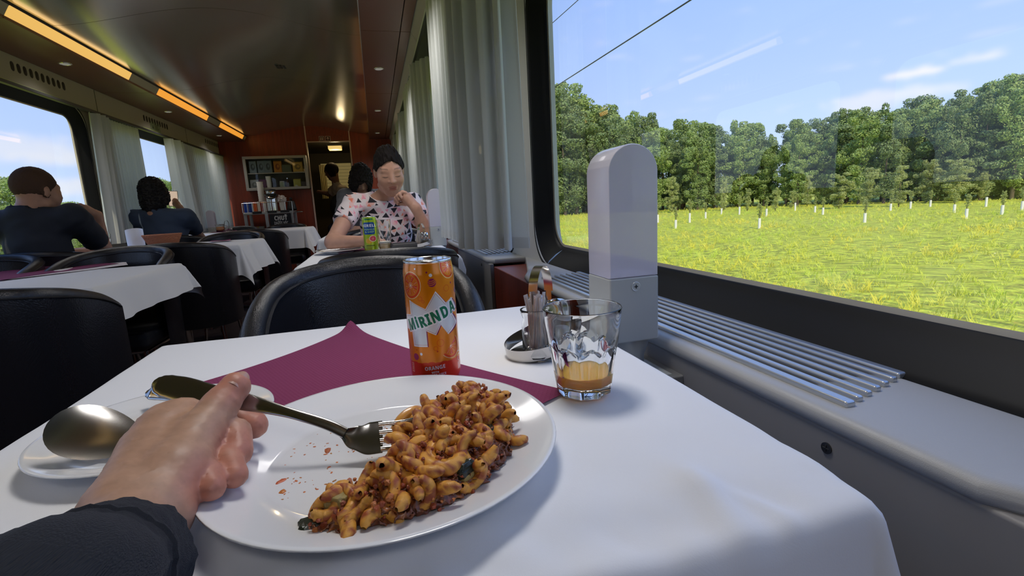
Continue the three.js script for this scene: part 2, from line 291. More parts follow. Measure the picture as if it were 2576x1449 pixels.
// left side curtains, found on the far wall plane from the photograph
{
  const X0 = -1.88, zt = (px, py) => onX(px, py, X0).z;
  curtain('pale curtain tied at an angle beside the near window opposite', [[X0, zt(222, 290)], [X0 + .02, zt(245, 300)], [X0, zt(268, 310)]], .80, 1.73, 3, .022, { bottom: [[X0, zt(262, 580)], [X0 + .03, zt(285, 585)], [X0, zt(305, 590)]], group: 'curtains opposite' });
  curtain('translucent drawn curtain behind the long-haired person', [[X0 - .02, zt(274, 400)], [X0 - .03, zt(320, 400)], [X0 - .02, zt(366, 400)]], .80, 1.735, 15, .010, { group: 'curtains opposite' });
  curtain('pale curtain bundle hanging beside the phone of the long-haired person', [[X0, zt(427, 400)], [X0 + .03, zt(445, 400)], [X0, zt(462, 400)]], .80, 1.73, 3, .03, { bottom: [[X0, zt(462, 590)], [X0 + .03, zt(490, 590)], [X0, zt(505, 590)]], group: 'curtains opposite' });
  curtain('drawn white curtain nearest the long-haired person at the last window opposite', [[X0, zt(478, 470)], [X0 - .01, zt(505, 470)], [X0, zt(531, 470)]], .80, 1.74, 12, .008, { group: 'curtains opposite' });
  curtain('drawn white curtain touching the bulkhead opposite', [[X0, zt(529, 470)], [X0 - .01, zt(552, 470)], [X0, Math.max(ZF + .06, zt(574, 470))]], .80, 1.74, 12, .008, { group: 'curtains opposite' });
  const rl = thing('curtain_rail', 'slim grey curtain rail over the windows opposite', 'rail'); mesh('rail', box3(-1.905, -1.875, 1.735, 1.755, ZF + .02, ZB - .02), MAT.darkGrey, rl);
  const r2 = thing('curtain_rail', 'slim black curtain rail over the table-side windows', 'rail'); mesh('rail', box3(.326, .346, 1.885, 1.905, ZF + .02, ZB - .02), MAT.black, r2);
}
// row of dark vent holes, yellow-green strips and panel joints on the wall opposite
{
  const face = XL + .001;
  const vents = [[30, 165, 160, 218, 10], [362, 296, 420, 320, 10], [517, 355, 552, 368, 9]];
  vents.forEach(([x0, y0, x1, y1, n], i) => {
    const a = onX(x0, y0, XL), b = onX(x1, y1, XL), t = thing('air_vent', ['row of ten dark oval vent slots above the near window opposite', 'row of dark vent slots above the notice opposite', 'row of dark vent slots next to the bulkhead opposite'][i], 'vent', [face, (a.y + b.y) / 2, (a.z + b.z) / 2]);
    const c = new THREE.CapsuleGeometry(.016, .022, 4, 10);
    for (let k = 0; k < n; k++) { const m = mesh('slot', c, MAT.black, t); m.scale.set(.12, 1, 1); m.position.z = lerp(a.z, b.z, k / (n - 1)) - (a.z + b.z) / 2; }
  });
  const strip = M([.55, .62, .20], .5);  // plain yellow-green for the flat strips above two windows
  [[-60, 180, 155, 252], [360, 323, 397, 334]].forEach(([x0, y0, x1, y1], i) => { const a = onX(x0, y0, XL), b = onX(x1, y1, XL); const t = thing('yellow_green_strip', ['long yellow-green strip above the near window opposite', 'short yellow-green strip above the second window opposite'][i], 'strip'); mesh('strip', box3(XL, XL + .004, a.y - .014, a.y + .014, b.z, a.z, .001), strip, t); });
  const pn = onX(390, 316, XL); const nt = thing('notice_plate', 'small pale green notice under the vent slots opposite', 'notice', [XL, pn.y - .015, pn.z]);
  mesh('plate', rbox(.004, .085, .22, .001), M([1, 1, 1], .5, { map: canvasTex(128, 64, (g) => { g.fillStyle = '#8d9a78'; g.fillRect(0, 0, 128, 64); g.fillStyle = '#3c4636'; g.beginPath(); g.moveTo(18, 48); g.lineTo(30, 22); g.lineTo(42, 48); g.fill(); for (let i = 0; i < 5; i++) g.fillRect(54, 14 + i * 8, 56 - (i % 3) * 9, 3); }) }), nt);
  const j = struct('trim_9', 'vertical panel joints on the wall opposite', 'trim');
  for (const px of [[240, 250], [470, 350]]) { const q = onX(px[0], px[1], XL); mesh('panel_joint', box3(XL - .001, XL + .0015, 1.76, 1.93, q.z - .003, q.z + .003, .0005), MAT.darkGrey, j); }
}

// ---------------------------------------------------------------- outside: field, trees, wires
const GROUND = -1.75;
{
  const tx = dataTex(1024, 1024, (x, y) => { const n = tor(x, y, 5, 2, 6), m = tor(x, y, 30, 9, 3), p = sstep(.25, .5, tor(x, y, 9, 17, 4)); const b = 1 + .38 * n + .30 * m; return [lerp(.74, .82, p) * b, lerp(.74, .74, p) * b, lerp(.22, .26, p) * b]; }, true, [1, 1]);
  const f = struct('ground', 'sunlit yellow-green meadow outside the windows', 'field');
  const g = new THREE.PlaneGeometry(700, 700, 1, 1).rotateX(-Math.PI / 2).translate(0, GROUND, 0);
  mesh('meadow', g, M([.9, .95, .9], .95, { map: uvw(tx, 45) }), f);
}
{ // tufts of tall grass: uncountable
  const bl = []; for (let i = 0; i < 9; i++) { const a = rr(0, 6.28), h = rr(.25, .55), w = rr(.012, .02), x = rr(-.16, .16), z = rr(-.16, .16), l = rr(.05, .22); const g = new THREE.BufferGeometry(); const cx = Math.cos(a), cz = Math.sin(a); g.setAttribute('position', new THREE.Float32BufferAttribute([x - cz * w, 0, z + cx * w, x + cz * w, 0, z - cx * w, x + cx * l * .4, h * .65, z + cz * l * .4, x + cx * l, h, z + cz * l], 3)); g.setIndex([0, 1, 2, 2, 1, 3]); g.computeVertexNormals(); bl.push(g.toNonIndexed()); }
  const g = mergeGeometries(bl), N = 16000, im = new THREE.InstancedMesh(g, M([.92, .88, .24], .8, { side: THREE.DoubleSide, transmission: .3, thickness: 0 }), N), m = new THREE.Matrix4(), q = new THREE.Quaternion(), col = new THREE.Color();
  for (let i = 0; i < N; i++) { const d = 5 + 75 * rnd() ** 1.6, x = d, z = -rr(-.9, 3.6) * d + 3; q.setFromAxisAngle(V(0, 1, 0), rr(0, 6.28)); const s = rr(.35, .65) * (d > 25 ? 1.3 : 1), p = noise3(x * .15, 0, z * .15); m.compose(V(x, GROUND, z), q, V(s, s * rr(.6, 1.1), s)); im.setMatrixAt(i, m); im.setColorAt(i, col.setRGB(.80 + .16 * p, .86, .35 + .2 * rnd())); }
  im.name = 'meadow_grass'; im.castShadow = im.receiveShadow = true; scene.add(im); tagOf(im, 'tall yellow-green meadow grass by the track', 'grass', null, 'stuff');
}
// leaf crowns: clusters of leaf cards over lobes; a few variants shared by all trees
function crownGeo(lobes, n, size) {
  const pos = [], col = [], idx = [], nor = [];
  for (let i = 0; i < n; i++) {
    const L = lobes[Math.floor(rnd() * lobes.length)], d = V(rr(-1, 1), rr(-1, 1), rr(-1, 1)).normalize(), k = Math.cbrt(rr(.35, 1));
    const c = V(L[0] + d.x * L[3] * k, L[1] + d.y * L[4] * k, L[2] + d.z * L[3] * k), s = size * rr(.6, 1.3);
    const a = d.clone().add(V(rr(-1, 1), rr(-1, 1), rr(-1, 1)).multiplyScalar(.8)).normalize(), b = V(rr(-1, 1), rr(-1, 1), rr(-1, 1)).cross(a).normalize(), e = a.clone().cross(b), o = pos.length / 3;
    for (const [u, v] of [[-1, 0], [0, -.6], [1, 0], [0, .6]]) { const p = c.clone().addScaledVector(b, u * s).addScaledVector(e, v * s); pos.push(p.x, p.y, p.z); }
    const t = .75 + .5 * rnd(), w = rnd(); for (let q = 0; q < 4; q++) { col.push(t * (.9 + .25 * w), t, t * .9); nor.push(a.x, a.y, a.z); }
    idx.push(o, o + 1, o + 2, o, o + 2, o + 3);
  }
  const g = new THREE.BufferGeometry(); g.setAttribute('position', new THREE.Float32BufferAttribute(pos, 3)); g.setAttribute('normal', new THREE.Float32BufferAttribute(nor, 3)); g.setAttribute('color', new THREE.Float32BufferAttribute(col, 3)); g.setIndex(idx); return g;
}
const leafMat = (r, g, b) => M([r, g, b], .7, { vertexColors: true, side: THREE.DoubleSide, transmission: .25, thickness: 0 });
const leafM = [leafMat(.27, .37, .11), leafMat(.32, .43, .12), leafMat(.22, .30, .11), leafMat(.42, .47, .17)], barkM = M([.12, .09, .06], .9), guardM = M([.78, .76, .70], .8);
const crowns = [];
for (let v = 0; v < 4; v++) { // unit tree: height 1
  const lobes = []; for (let i = 0; i < 60; i++) { const y = rr(.07, .95), w = (.10 + .20 * Math.sin(Math.PI * clamp((y - .08) / .95, 0, 1))), a = rr(0, 6.28), q = rr(0, w * .75); lobes.push([Math.cos(a) * q, y, Math.sin(a) * q, rr(.04, .085), rr(.03, .07)]); }
  crowns.push(crownGeo(lobes, 15000, .0095));
}
const trunkG = taperTube([[0, -.02, 0], [.005, .3, 0], [0, .75, .005]], (t) => .018 * (1 - .8 * t), 7, 6);
function tree(name, label, group, x, z, h, spread, k, m) {
  const t = thing(name, label, 'tree', [x, GROUND, z], rr(0, 6.28), group);
  const s = mesh('trunk', trunkG, barkM, t); s.scale.set(h, h, h); const c = mesh('foliage', crowns[k % 4], leafM[m], t); c.scale.set(h * spread, h, h * spread); return t;
}
// treeline on the window side: px column, top row, distance
const tl = [];
const skyline = [[1375, 205], [1440, 215], [1500, 245], [1560, 275], [1640, 290], [1690, 310], [1735, 290], [1800, 310], [1860, 300], [1920, 320], [1960, 320], [2010, 300], [2080, 285], [2140, 270], [2210, 265], [2270, 270], [2330, 235], [2385, 230], [2440, 225], [2500, 205], [2560, 180], [2640, 170], [2720, 150], [2820, 140], [2950, 140], [1340, 190], [1300, 200], [1250, 210], [1200, 220]];
const top = (px) => { const s = [...skyline].sort((a, b) => a[0] - b[0]); for (let i = 0; i + 1 < s.length; i++) if (px <= s[i + 1][0]) return lerp(s[i][1], s[i + 1][1], clamp((px - s[i][0]) / (s[i + 1][0] - s[i][0]), 0, 1)); return s.at(-1)[1]; };
for (let row = 0; row < 3; row++) for (let px = 1190; px < 3000; px += 52 - row * 4) {
  const x = px + rr(-16, 16), r = rayOf(x, top(x) + rr(-8, 26) + row * -4), D = 80 + row * 7 + rr(-3, 3), hd = Math.hypot(r.x, r.z), h = (.957 + r.y / hd * D - GROUND) * (row ? .98 : rr(.85, .97));
  tree('forest_tree', ['dense green forest tree at the front of the wood outside', 'dense green forest tree in the middle of the wood outside', 'dense green forest tree at the back of the wood outside'][row], 'forest trees beyond the meadow', r.x / hd * D, r.z / hd * D, h, rr(.85, 1.15), Math.floor(rnd() * 4), Math.floor(rnd() * 3));
}
// lower bushes in front of the wood
for (const [px, base, tp, w] of [[1400, 540, 470, 1.6], [1690, 535, 440, 1.3], [1820, 530, 450, 1.2], [1880, 530, 470, 1.2], [1950, 532, 470, 1.4], [2030, 520, 440, 1.6], [2110, 525, 430, 2.2], [2180, 520, 420, 2.0], [2260, 520, 415, 1.8], [2330, 510, 400, 2.0], [2400, 510, 395, 2.4], [2470, 505, 430, 1.6], [2560, 500, 420, 2], [2660, 500, 400, 2], [1760, 525, 470, 1.5], [1990, 525, 480, 1.5], [1620, 540, 500, 1.5]]) {
  const b = onY(px, base, GROUND), r = rayOf(px, tp), hd = Math.hypot(r.x, r.z), D = Math.hypot(b.x, b.z), h = .957 + r.y / hd * D - GROUND;
  tree('orchard_tree', 'low spreading lighter green tree at the edge of the meadow', 'low trees in front of the wood', b.x, b.z, h, w * .62, Math.floor(rnd() * 4), 3);
}
// young planted trees with white trunk guards
for (const [px, base, tp] of [[1400, 575, 520], [1700, 575, 520], [1735, 560, 500], [1775, 550, 515], [1815, 540, 500], [1910, 575, 510], [1928, 545, 495], [1630, 545, 490], [2050, 535, 500], [2070, 540, 500], [2175, 560, 530], [2240, 530, 490], [2290, 525, 480], [2340, 520, 480], [2430, 550, 510], [2480, 520, 460], [2520, 540, 480], [2570, 530, 470], [1655, 560, 510], [2000, 530, 480], [2400, 535, 485], [1860, 540, 490]]) {
  const b = onY(px, base, GROUND), r = rayOf(px, tp), hd = Math.hypot(r.x, r.z), D = Math.hypot(b.x, b.z), h = Math.max(1.6, .957 + r.y / hd * D - GROUND);
  const t = thing('young_tree', 'young planted tree with a white trunk guard standing in the meadow', 'tree', [b.x, GROUND, b.z], rr(0, 6.28), 'young trees with white guards');
  mesh('trunk', taperTube([[0, 0, 0], [.02, h * .4, 0], [0, h * .9, .02]], (q) => .04 * (1 - .7 * q), 6, 6), barkM, t);
  mesh('trunk_guard', cyl(.09, .09, h * .4, 10).translate(0, h * .2, 0), guardM, t);
  const c = mesh('foliage', crowns[Math.floor(rnd() * 4)], leafM[3], t); c.scale.set(h * .55, h * .6, h * .55); c.position.y = h * .42;
}
// trees seen through the windows opposite
for (const [px, tp, D, sp] of [[-40, 455, 38, 1.1], [15, 440, 40, 1.2], [40, 470, 42, 1.2], [175, 505, 55, 1.3], [205, 512, 58, 1.3], [150, 520, 60, 1.3], [400, 445, 30, .9], [425, 450, 31, 1], [250, 520, 60, 1.2], [340, 500, 60, 1.2], [-150, 460, 40, 1.1]]) {
  const r = rayOf(px, tp), hd = Math.hypot(r.x, r.z), h = .957 + r.y / hd * D - GROUND;
  tree('field_tree', D < 35 ? 'tree with thin crown seen through the second window opposite' : 'hazy tree seen through the near window opposite', D < 35 ? 'trees beyond the second window' : 'trees beyond the near window', r.x / hd * D, r.z / hd * D, h, sp, Math.floor(rnd() * 4), 1);
}
// overhead wires beside the track
for (const [a, b, lab, rad] of [[[1410, 210], [1745, -5], 'thick dark overhead wire crossing the sky', .022], [[1365, 80], [1460, -5], 'thin dark overhead wire in the corner of the sky', .016]]) {
  const p0 = onX(...a, 9), p1 = onX(...b, 9), d = p1.clone().sub(p0); const t = thing('overhead_wire', lab, 'wire');
  mesh('wire', tubeG([p0.clone().addScaledVector(d, -1.5), p0, p1, p1.clone().addScaledVector(d, 2)], rad, 20, 6), M([.05, .05, .06], .6), t);
}
// ---------------------------------------------------------------- tables, cloths, chairs
function tableThing(label, x0, x1, z0, z1, hy = .75) {
  const t = thing('dining_table', label, 'table', [(x0 + x1) / 2, 0, (z0 + z1) / 2], 0, 'dining tables'), w = x1 - x0, d = z1 - z0;
  t.scale.y = hy / .75;
  mesh('table_top', rbox(w - .012, .028, d - .012, .006).translate(0, .718, 0), MAT.woodPlain, t);
  mesh('leg', cyl(.035, .035, .70, 20).translate(0, .365, 0), MAT.chrome, t); mesh('foot', rbox(.4, .02, .4, .008).translate(0, .011, 0), MAT.darkGrey, t);
}
function clothThing(label, x0, x1, z0, z1, o = {}) {
  const dr = { l: .22, r: .22, n: .22, f: .22, ...o.drop }, w = x1 - x0, d = z1 - z0, y = o.y ?? .75, sd = o.seed ?? 1, am = o.amp ?? .03;
  const NU = o.nu ?? 110, NV = o.nv ?? 110, R = .012;
  const f = (u, v) => {
    const s = -dr.l + u * (w + dr.l + dr.r), q = -dr.n + v * (d + dr.n + dr.f); // q counts from the near edge (z1) away
    const ex = s < 0 ? s : s > w ? s - w : 0, eq = q < 0 ? q : q > d ? q - d : 0;
    let x = x0 + clamp(s, 0, w), z = z1 - clamp(q, 0, d), yy = y + (o.wrinkle ? o.wrinkle(x, z) : .0012 * fbm(x * 5, sd, z * 5, 3));
    const dist = Math.hypot(ex, eq);
    if (dist > 0) {
      const th = Math.atan2(eq, ex), corner = ex && eq ? Math.sin(2 * Math.abs(Math.atan2(Math.abs(eq), Math.abs(ex)))) : 0;
      const al = ex && eq ? th * .25 : (ex ? q : s);
      const k = dist / .22, wav = Math.sin(al * (o.freq ?? 17) + sd * 1.7) * .6 + Math.sin(al * 31 + sd) * .4;
      const out = dist < R * 1.57 ? R * Math.sin(dist / R) : R + (o.flare ?? .05) * (dist - R) + am * Math.min(1, k) * (.5 + .5 * wav) * (1 - .4 * corner) + corner * .16 * dist;
      const dn = dist < R * 1.57 ? R * (1 - Math.cos(dist / R)) : R + (dist - R * 1.57) * .985;
      x += Math.cos(th) * out; z -= Math.sin(th) * out; yy -= dn * (1 - corner * .04);
    }
    return V(x, yy, z);
  };
  const t = tagOf(mesh('tablecloth', gridG(NU, NV, f, (u, v) => [u * (w + .44), v * (d + .44)]), MAT.cloth), label, 'tablecloth', 'white tablecloths');
  return t;
}
// chair: tub-shaped black leather shell on chromed legs, front towards +z
const chairSrc = (() => {
  const t = thing('dining_chair', 'x', 'chair', [0, 0, 0], 0, 'black leather dining chairs');
  const half = 1.95, RO = .245, TH = .042;
  const topAt = (a) => .655 + .175 * Math.max(0, Math.cos(clamp(a / half * 1.35, -1.57, 1.57))) ** .62;
  const ring = (a, r) => { const ca = Math.cos(a), sa = Math.sin(a), k = Math.pow(Math.abs(ca) ** 2.8 + Math.abs(sa) ** 2.8, -1 / 2.8); return [Math.sin(a) * r * k, -Math.cos(a) * r * k]; };
  const lean = (y) => (y - .45) * .12;
  const sect = (a) => { // loop from inner bottom over the rounded top to outer bottom
    const T = topAt(a), p = []; const y0 = .40;
    for (let i = 0; i <= 7; i++) p.push([RO - TH, lerp(y0, T - .02, i / 7)]);
    for (let i = 1; i < 6; i++) { const b = Math.PI * i / 6; p.push([RO - TH / 2 - TH / 2 * Math.cos(b), T - .02 + .022 * Math.sin(b)]); }
    for (let i = 0; i <= 7; i++) p.push([RO, lerp(T - .02, .33, i / 7)]);
    return p;
  };
  const n = sect(0).length;
  mesh('back_shell', gridG(56, n - 1, (u, v) => { const a = lerp(-half, half, u), [r, y] = sect(a)[Math.round(v * (n - 1))], [x, z] = ring(a, r), l = lean(y) * Math.max(0, Math.cos(a)); return V(x, y, z - l); }, (u, v) => [u * 1.2, v * .9]), MAT.leather, t);
  const pip = []; for (let i = 0; i <= 30; i++) { const a = lerp(-half * .97, half * .97, i / 30), T = topAt(a) - .028, [x, z] = ring(a, RO - TH - .002); pip.push(V(x, T, z - lean(T) * Math.max(0, Math.cos(a)))); }
  mesh('piping', tubeG(pip, .0035, 70, 6), MAT.leather, t);
  const pip2 = pip.map((p, i) => { const a = lerp(-half * .97, half * .97, i / 30), T = topAt(a) - .022, [x, z] = ring(a, RO + .001); return V(x, T, z - lean(T) * Math.max(0, Math.cos(a))); });
  mesh('piping', tubeG(pip2, .003, 70, 6), MAT.leather, t);
  const seat = new RoundedBoxGeometry(.42, .09, .44, 5, .035); mesh('seat', seat.translate(0, .425, .03), MAT.leather, t);
  for (const sx of [-1, 1]) for (const sz of [-1, 1]) mesh('leg', tubeG([[sx * .17, .37, sz * .16 + .02], [sx * .185, .2, sz * .18 + .02], [sx * .20, .0, sz * .20 + .02]], .0115, 8, 10), MAT.chrome, t);
  mesh('seat_frame', merge([tubeG([[-.17, .37, -.14], [.17, .37, -.14]], .01, 2, 8), tubeG([[-.17, .37, .18], [.17, .37, .18]], .01, 2, 8), tubeG([[-.17, .37, -.14], [-.17, .37, .18]], .01, 2, 8), tubeG([[.17, .37, -.14], [.17, .37, .18]], .01, 2, 8)]), MAT.chrome, t);
  return t;
})();
let chairUsed = false;
function chair(x, z, turn, label) {
  if (!chairUsed) { chairUsed = true; chairSrc.position.set(x, 0, z); chairSrc.rotation.y = turn; chairSrc.userData.label = label; return chairSrc; }
  return dup(chairSrc, [x, 0, z], turn, label);
}
const PI = Math.PI;
// window-side row
tableThing('small dining table under the white cloth in the foreground', -.356, .298, -.916, -.244);
clothThing('white cloth of the foreground table set with pasta', -.36, .302, -.92, -.24, { drop: { n: .34, f: .16, l: .2, r: .12 }, amp: .022, nu: 170, nv: 190, seed: 3,
  wrinkle: (x, z) => .0016 * fbm(x * 4, 3, z * 4, 3) + .006 * sstep(-.38, -.25, z) * fbm(x * 8, 5, z * 11, 3) - .007 * sstep(-.29, -.24, z) + .009 * Math.exp(-(((x - .205) / .012) ** 2) - (((z + .27) / .03) ** 2)) + .004 * Math.exp(-(((x - .235 - (z + .25) * .6) / .008) ** 2) - (((z + .25) / .02) ** 2)) });
chair(-.035, -1.10, 0, 'black leather chair facing the foreground table with a worn backrest');
tableThing('dining table of the person in the printed top', -.306, .306, -2.70, -2.02);
clothThing('white cloth on the table with the green can', -.31, .31, -2.706, -2.016, { drop: { n: .2, f: .2, l: .16, r: .06 }, seed: 6, flare: .06 });
chair(.03, -1.86, PI, 'black leather chair with its back to the foreground chair');
chair(.06, -3.03, 0, 'black leather chair of the person in the printed top');
tableThing('dining table behind the person in the printed top', -.41, .30, -4.55, -3.9);
clothThing('white cloth on the table behind the person in the printed top', -.42, .30, -4.556, -3.896, { drop: { n: .2, f: .2, l: .2, r: .06 }, seed: 9 });
chair(.0, -3.70, PI, 'black leather chair between the two far window-side tables');
chair(.05, -4.95, 0, 'black leather chair of the dark-haired person beyond');
// row across the aisle
const LY = [.75, .775, .79];
const LT = [[-1.78, -.92, -2.66, -1.90], [-1.86, -.87, -4.22, -3.52], [-1.84, -.72, -6.20, -5.46]];
['bare-set table across the aisle with a maroon napkin', 'table across the aisle with the bread basket', 'table across the aisle with the glass of tea'].forEach((n, i) => tableThing(n, LT[i][0], LT[i][1], LT[i][2], LT[i][3], LY[i]));
clothThing('white cloth with a drooping corner on the bare-set table across the aisle', LT[0][0], LT[0][1], LT[0][2], LT[0][3], { drop: { n: .2, f: .16, l: .05, r: .13 }, seed: 12, flare: .22, amp: .05, freq: 11 });
clothThing('white cloth on the table with the bread basket', LT[1][0], LT[1][1], LT[1][2], LT[1][3], { drop: { n: .2, f: .16, l: .05, r: .2 }, y: LY[1], seed: 15, flare: .15, amp: .06, freq: 14 });
clothThing('white cloth on the table with the glass of tea', LT[2][0], LT[2][1], LT[2][2], LT[2][3], { drop: { n: .2, f: .16, l: .05, r: .2 }, y: LY[2], seed: 18, flare: .12, amp: .06, freq: 15 });
chair(-1.00, -1.62, PI, 'black leather chair seen from behind at the bare-set table');
chair(-1.56, -1.62, PI, 'black leather chair by the window at the bare-set table');
chair(-1.24, -2.72, 0, 'black leather chair facing us across the maroon napkin');
chair(-1.77, -2.68, 0, 'black leather chair in front of the short-haired person');
chair(-1.11, -3.34, PI, 'tall black chair back next to the short-haired person');
chair(-1.72, -3.30, PI, 'black leather chair of the short-haired person');
chair(-1.14, -4.36, 0, 'black leather chair behind the bread basket table by the aisle');
chair(-1.08, -5.10, PI, 'black leather chair at the tea table by the aisle');
chair(-1.66, -4.86, PI, 'black leather chair of the long-haired person');
chair(-1.06, -6.42, 0, 'black leather chair beyond the glass of tea by the aisle');
chair(-1.60, -6.42, 0, 'black leather chair beyond the glass of tea by the window');
{ // ragged tear in the first chair's backrest
  const p = onZ(787, 780, -1.285).sub(chairSrc.position), g = new THREE.TorusGeometry(.0055, .0015, 5, 10), m = mesh('tear', merge([[.013, .8], [0, 1], [-.012, .9]].map(([y, k]) => g.clone().scale(k * .7, k, .5).translate(0, y, 0))), MAT.black, chairSrc);
  m.position.copy(p);
}
// ---------------------------------------------------------------- surface nets: mesh of a distance field
function netMesh(sdf, lo, hi, cell, colorAt) {
  const n = [0, 1, 2].map((k) => Math.ceil((hi[k] - lo[k]) / cell) + 1), [nx, ny, nz] = n, val = new Float32Array(nx * ny * nz), id = (i, j, k) => (k * ny + j) * nx + i;
  for (let k = 0; k < nz; k++) for (let j = 0; j < ny; j++) for (let i = 0; i < nx; i++) val[id(i, j, k)] = sdf(lo[0] + i * cell, lo[1] + j * cell, lo[2] + k * cell);
  const vid = new Int32Array(nx * ny * nz).fill(-1), pos = [], idx = [];
  const E8 = [[0, 1], [2, 3], [4, 5], [6, 7], [0, 2], [1, 3], [4, 6], [5, 7], [0, 4], [1, 5], [2, 6], [3, 7]];
  for (let k = 0; k < nz - 1; k++) for (let j = 0; j < ny - 1; j++) for (let i = 0; i < nx - 1; i++) {
    const c = []; let neg = 0; for (let q = 0; q < 8; q++) { const v = val[id(i + (q & 1), j + (q >> 1 & 1), k + (q >> 2))]; c.push(v); if (v < 0) neg++; }
    if (!neg || neg === 8) continue;
    let x = 0, y = 0, z = 0, m = 0;
    for (const [a, b] of E8) if ((c[a] < 0) !== (c[b] < 0)) { const t = c[a] / (c[a] - c[b]); x += (a & 1) + t * ((b & 1) - (a & 1)); y += (a >> 1 & 1) + t * ((b >> 1 & 1) - (a >> 1 & 1)); z += (a >> 2) + t * ((b >> 2) - (a >> 2)); m++; }
    vid[id(i, j, k)] = pos.length / 3; pos.push(lo[0] + (i + x / m) * cell, lo[1] + (j + y / m) * cell, lo[2] + (k + z / m) * cell);
  }
  for (let k = 1; k < nz - 1; k++) for (let j = 1; j < ny - 1; j++) for (let i = 1; i < nx - 1; i++) {
    const v0 = val[id(i, j, k)];
    const quad = (a, b, c, d, flip) => { if (Math.min(a, b, c, d) < 0) return; flip ? idx.push(a, c, b, a, d, c) : idx.push(a, b, c, a, c, d); };
    const v1 = val[id(i + 1, j, k)], v2 = val[id(i, j + 1, k)], v3 = val[id(i, j, k + 1)];
    if ((v0 < 0) !== (v1 < 0)) quad(vid[id(i, j - 1, k - 1)], vid[id(i, j, k - 1)], vid[id(i, j, k)], vid[id(i, j - 1, k)], v0 >= 0);
    if ((v0 < 0) !== (v2 < 0)) quad(vid[id(i - 1, j, k - 1)], vid[id(i - 1, j, k)], vid[id(i, j, k)], vid[id(i, j, k - 1)], v0 >= 0);
    if ((v0 < 0) !== (v3 < 0)) quad(vid[id(i - 1, j - 1, k)], vid[id(i, j - 1, k)], vid[id(i, j, k)], vid[id(i - 1, j, k)], v0 >= 0);
  }
  const g = new THREE.BufferGeometry(); g.setAttribute('position', new THREE.Float32BufferAttribute(pos, 3)); g.setIndex(idx); g.computeVertexNormals();
  if (colorAt) { const col = []; for (let i = 0; i < pos.length; i += 3) col.push(...colorAt(pos[i], pos[i + 1], pos[i + 2])); g.setAttribute('color', new THREE.Float32BufferAttribute(col, 3)); }
  g.setAttribute('uv', new THREE.Float32BufferAttribute(Array.from({ length: pos.length / 3 }, (_, i) => [pos[i * 3] - pos[i * 3 + 2] * .35, pos[i * 3 + 1] + pos[i * 3 + 2] * .2]).flat(), 2));
  return g;
}
const smin = (a, b, k) => { const h = Math.max(k - Math.abs(a - b), 0) / k; return Math.min(a, b) - h * h * k * .25; };
function capD(x, y, z, a, b, ra, rb) { // tapered capsule
  const bx = b[0] - a[0], by = b[1] - a[1], bz = b[2] - a[2], px = x - a[0], py = y - a[1], pz = z - a[2], t = clamp((px * bx + py * by + pz * bz) / (bx * bx + by * by + bz * bz + 1e-9), 0, 1);
  return Math.hypot(px - bx * t, py - by * t, pz - bz * t) - lerp(ra, rb, t);
}
const ellD = (x, y, z, c, r) => { const a = (x - c[0]) / r[0], b = (y - c[1]) / r[1], d = (z - c[2]) / r[2], k = Math.hypot(a, b, d); return (k - 1) * Math.min(...r) * (k > 1 ? 1 : 1); };

// ---------------------------------------------------------------- things on the foreground table
const T0 = .7525;
{ // maroon paper placemat, far corner curling up
  const F = [-.061, -.892], Rc = [.182, -.472], B = [-.085, -.315], L = [-.262, -.655], mid = [.036, -.738];
  const f = (u, v) => { let x = lerp(lerp(F[0], Rc[0], u), lerp(L[0], B[0], u), v), z = lerp(lerp(F[1], Rc[1], u), lerp(L[1], B[1], u), v); const e = 4 * u * (1 - u) * (1 - v); x -= .010 * e; z += .012 * e; const e2 = 4 * v * (1 - v) * (1 - u); x += .018 * e2; z += .012 * e2; return V(x, T0 + .0006 + .012 * Math.exp(-(u * u + v * v) / .006) + .0006 * Math.sin(u * 9) * Math.sin(v * 7), z); };
  const emb = dataTex(256, 256, (x, y) => { const k = 18, a = (x * k + (Math.floor(y * k) % 2) * .5) % 1, b = (y * k) % 1; return .3 + .7 * sstep(.2, .5, 1 - 2 * Math.hypot(a - .5, (b - .5) * 1.1)); });
  tagOf(mesh('placemat', gridG(60, 50, f, (u, v) => [u, v]), M([.20, .022, .085], .85, { side: THREE.DoubleSide, bumpMap: uvw(emb, 5, 4), bumpScale: .0006 })), 'maroon embossed paper placemat under the orange can', 'placemat');
}
const plateProf = (R, h, well) => [[0, .004], [well * .9, .004], [well, .0052], [well + (R - well) * .16, h * .48], [well + (R - well) * .45, h * .70], [R - .003, h - .0012], [R, h], [R - .0006, h + .0012], [R - .004, h + .001], [well + (R - well) * .5, h * .80], [well + (R - well) * .2, h * .62], [well, .0095], [well * .93, .0072], [0, .0068]];
const plateThing = (label, x, z, R, h, well, y = T0) => { const t = thing('plate', label, 'plate', [x, y, z]); const p = plateProf(R, h, well); mesh('plate_body', lathe(p.map(([r, y]) => [Math.max(r, .0001), y]), 96), M([.82, .82, .82], .12, { clearcoat: .6, clearcoatRoughness: .05, side: THREE.DoubleSide }), t); mesh('foot_ring', lathe([[well * .8, .0005], [well * .86, .0005], [well * .86, .005], [well * .8, .005]], 64), MAT.porcelain, t); return t; };
const PX = -.008, PZ = -.394;
plateThing('large white dinner plate holding the pasta', PX, PZ, .138, .021, .094);
plateThing('small white side plate with a spoon beside the hand', -.216, -.516, .098, .015, .066);
const PB = T0 + .0075; // floor of the dinner plate
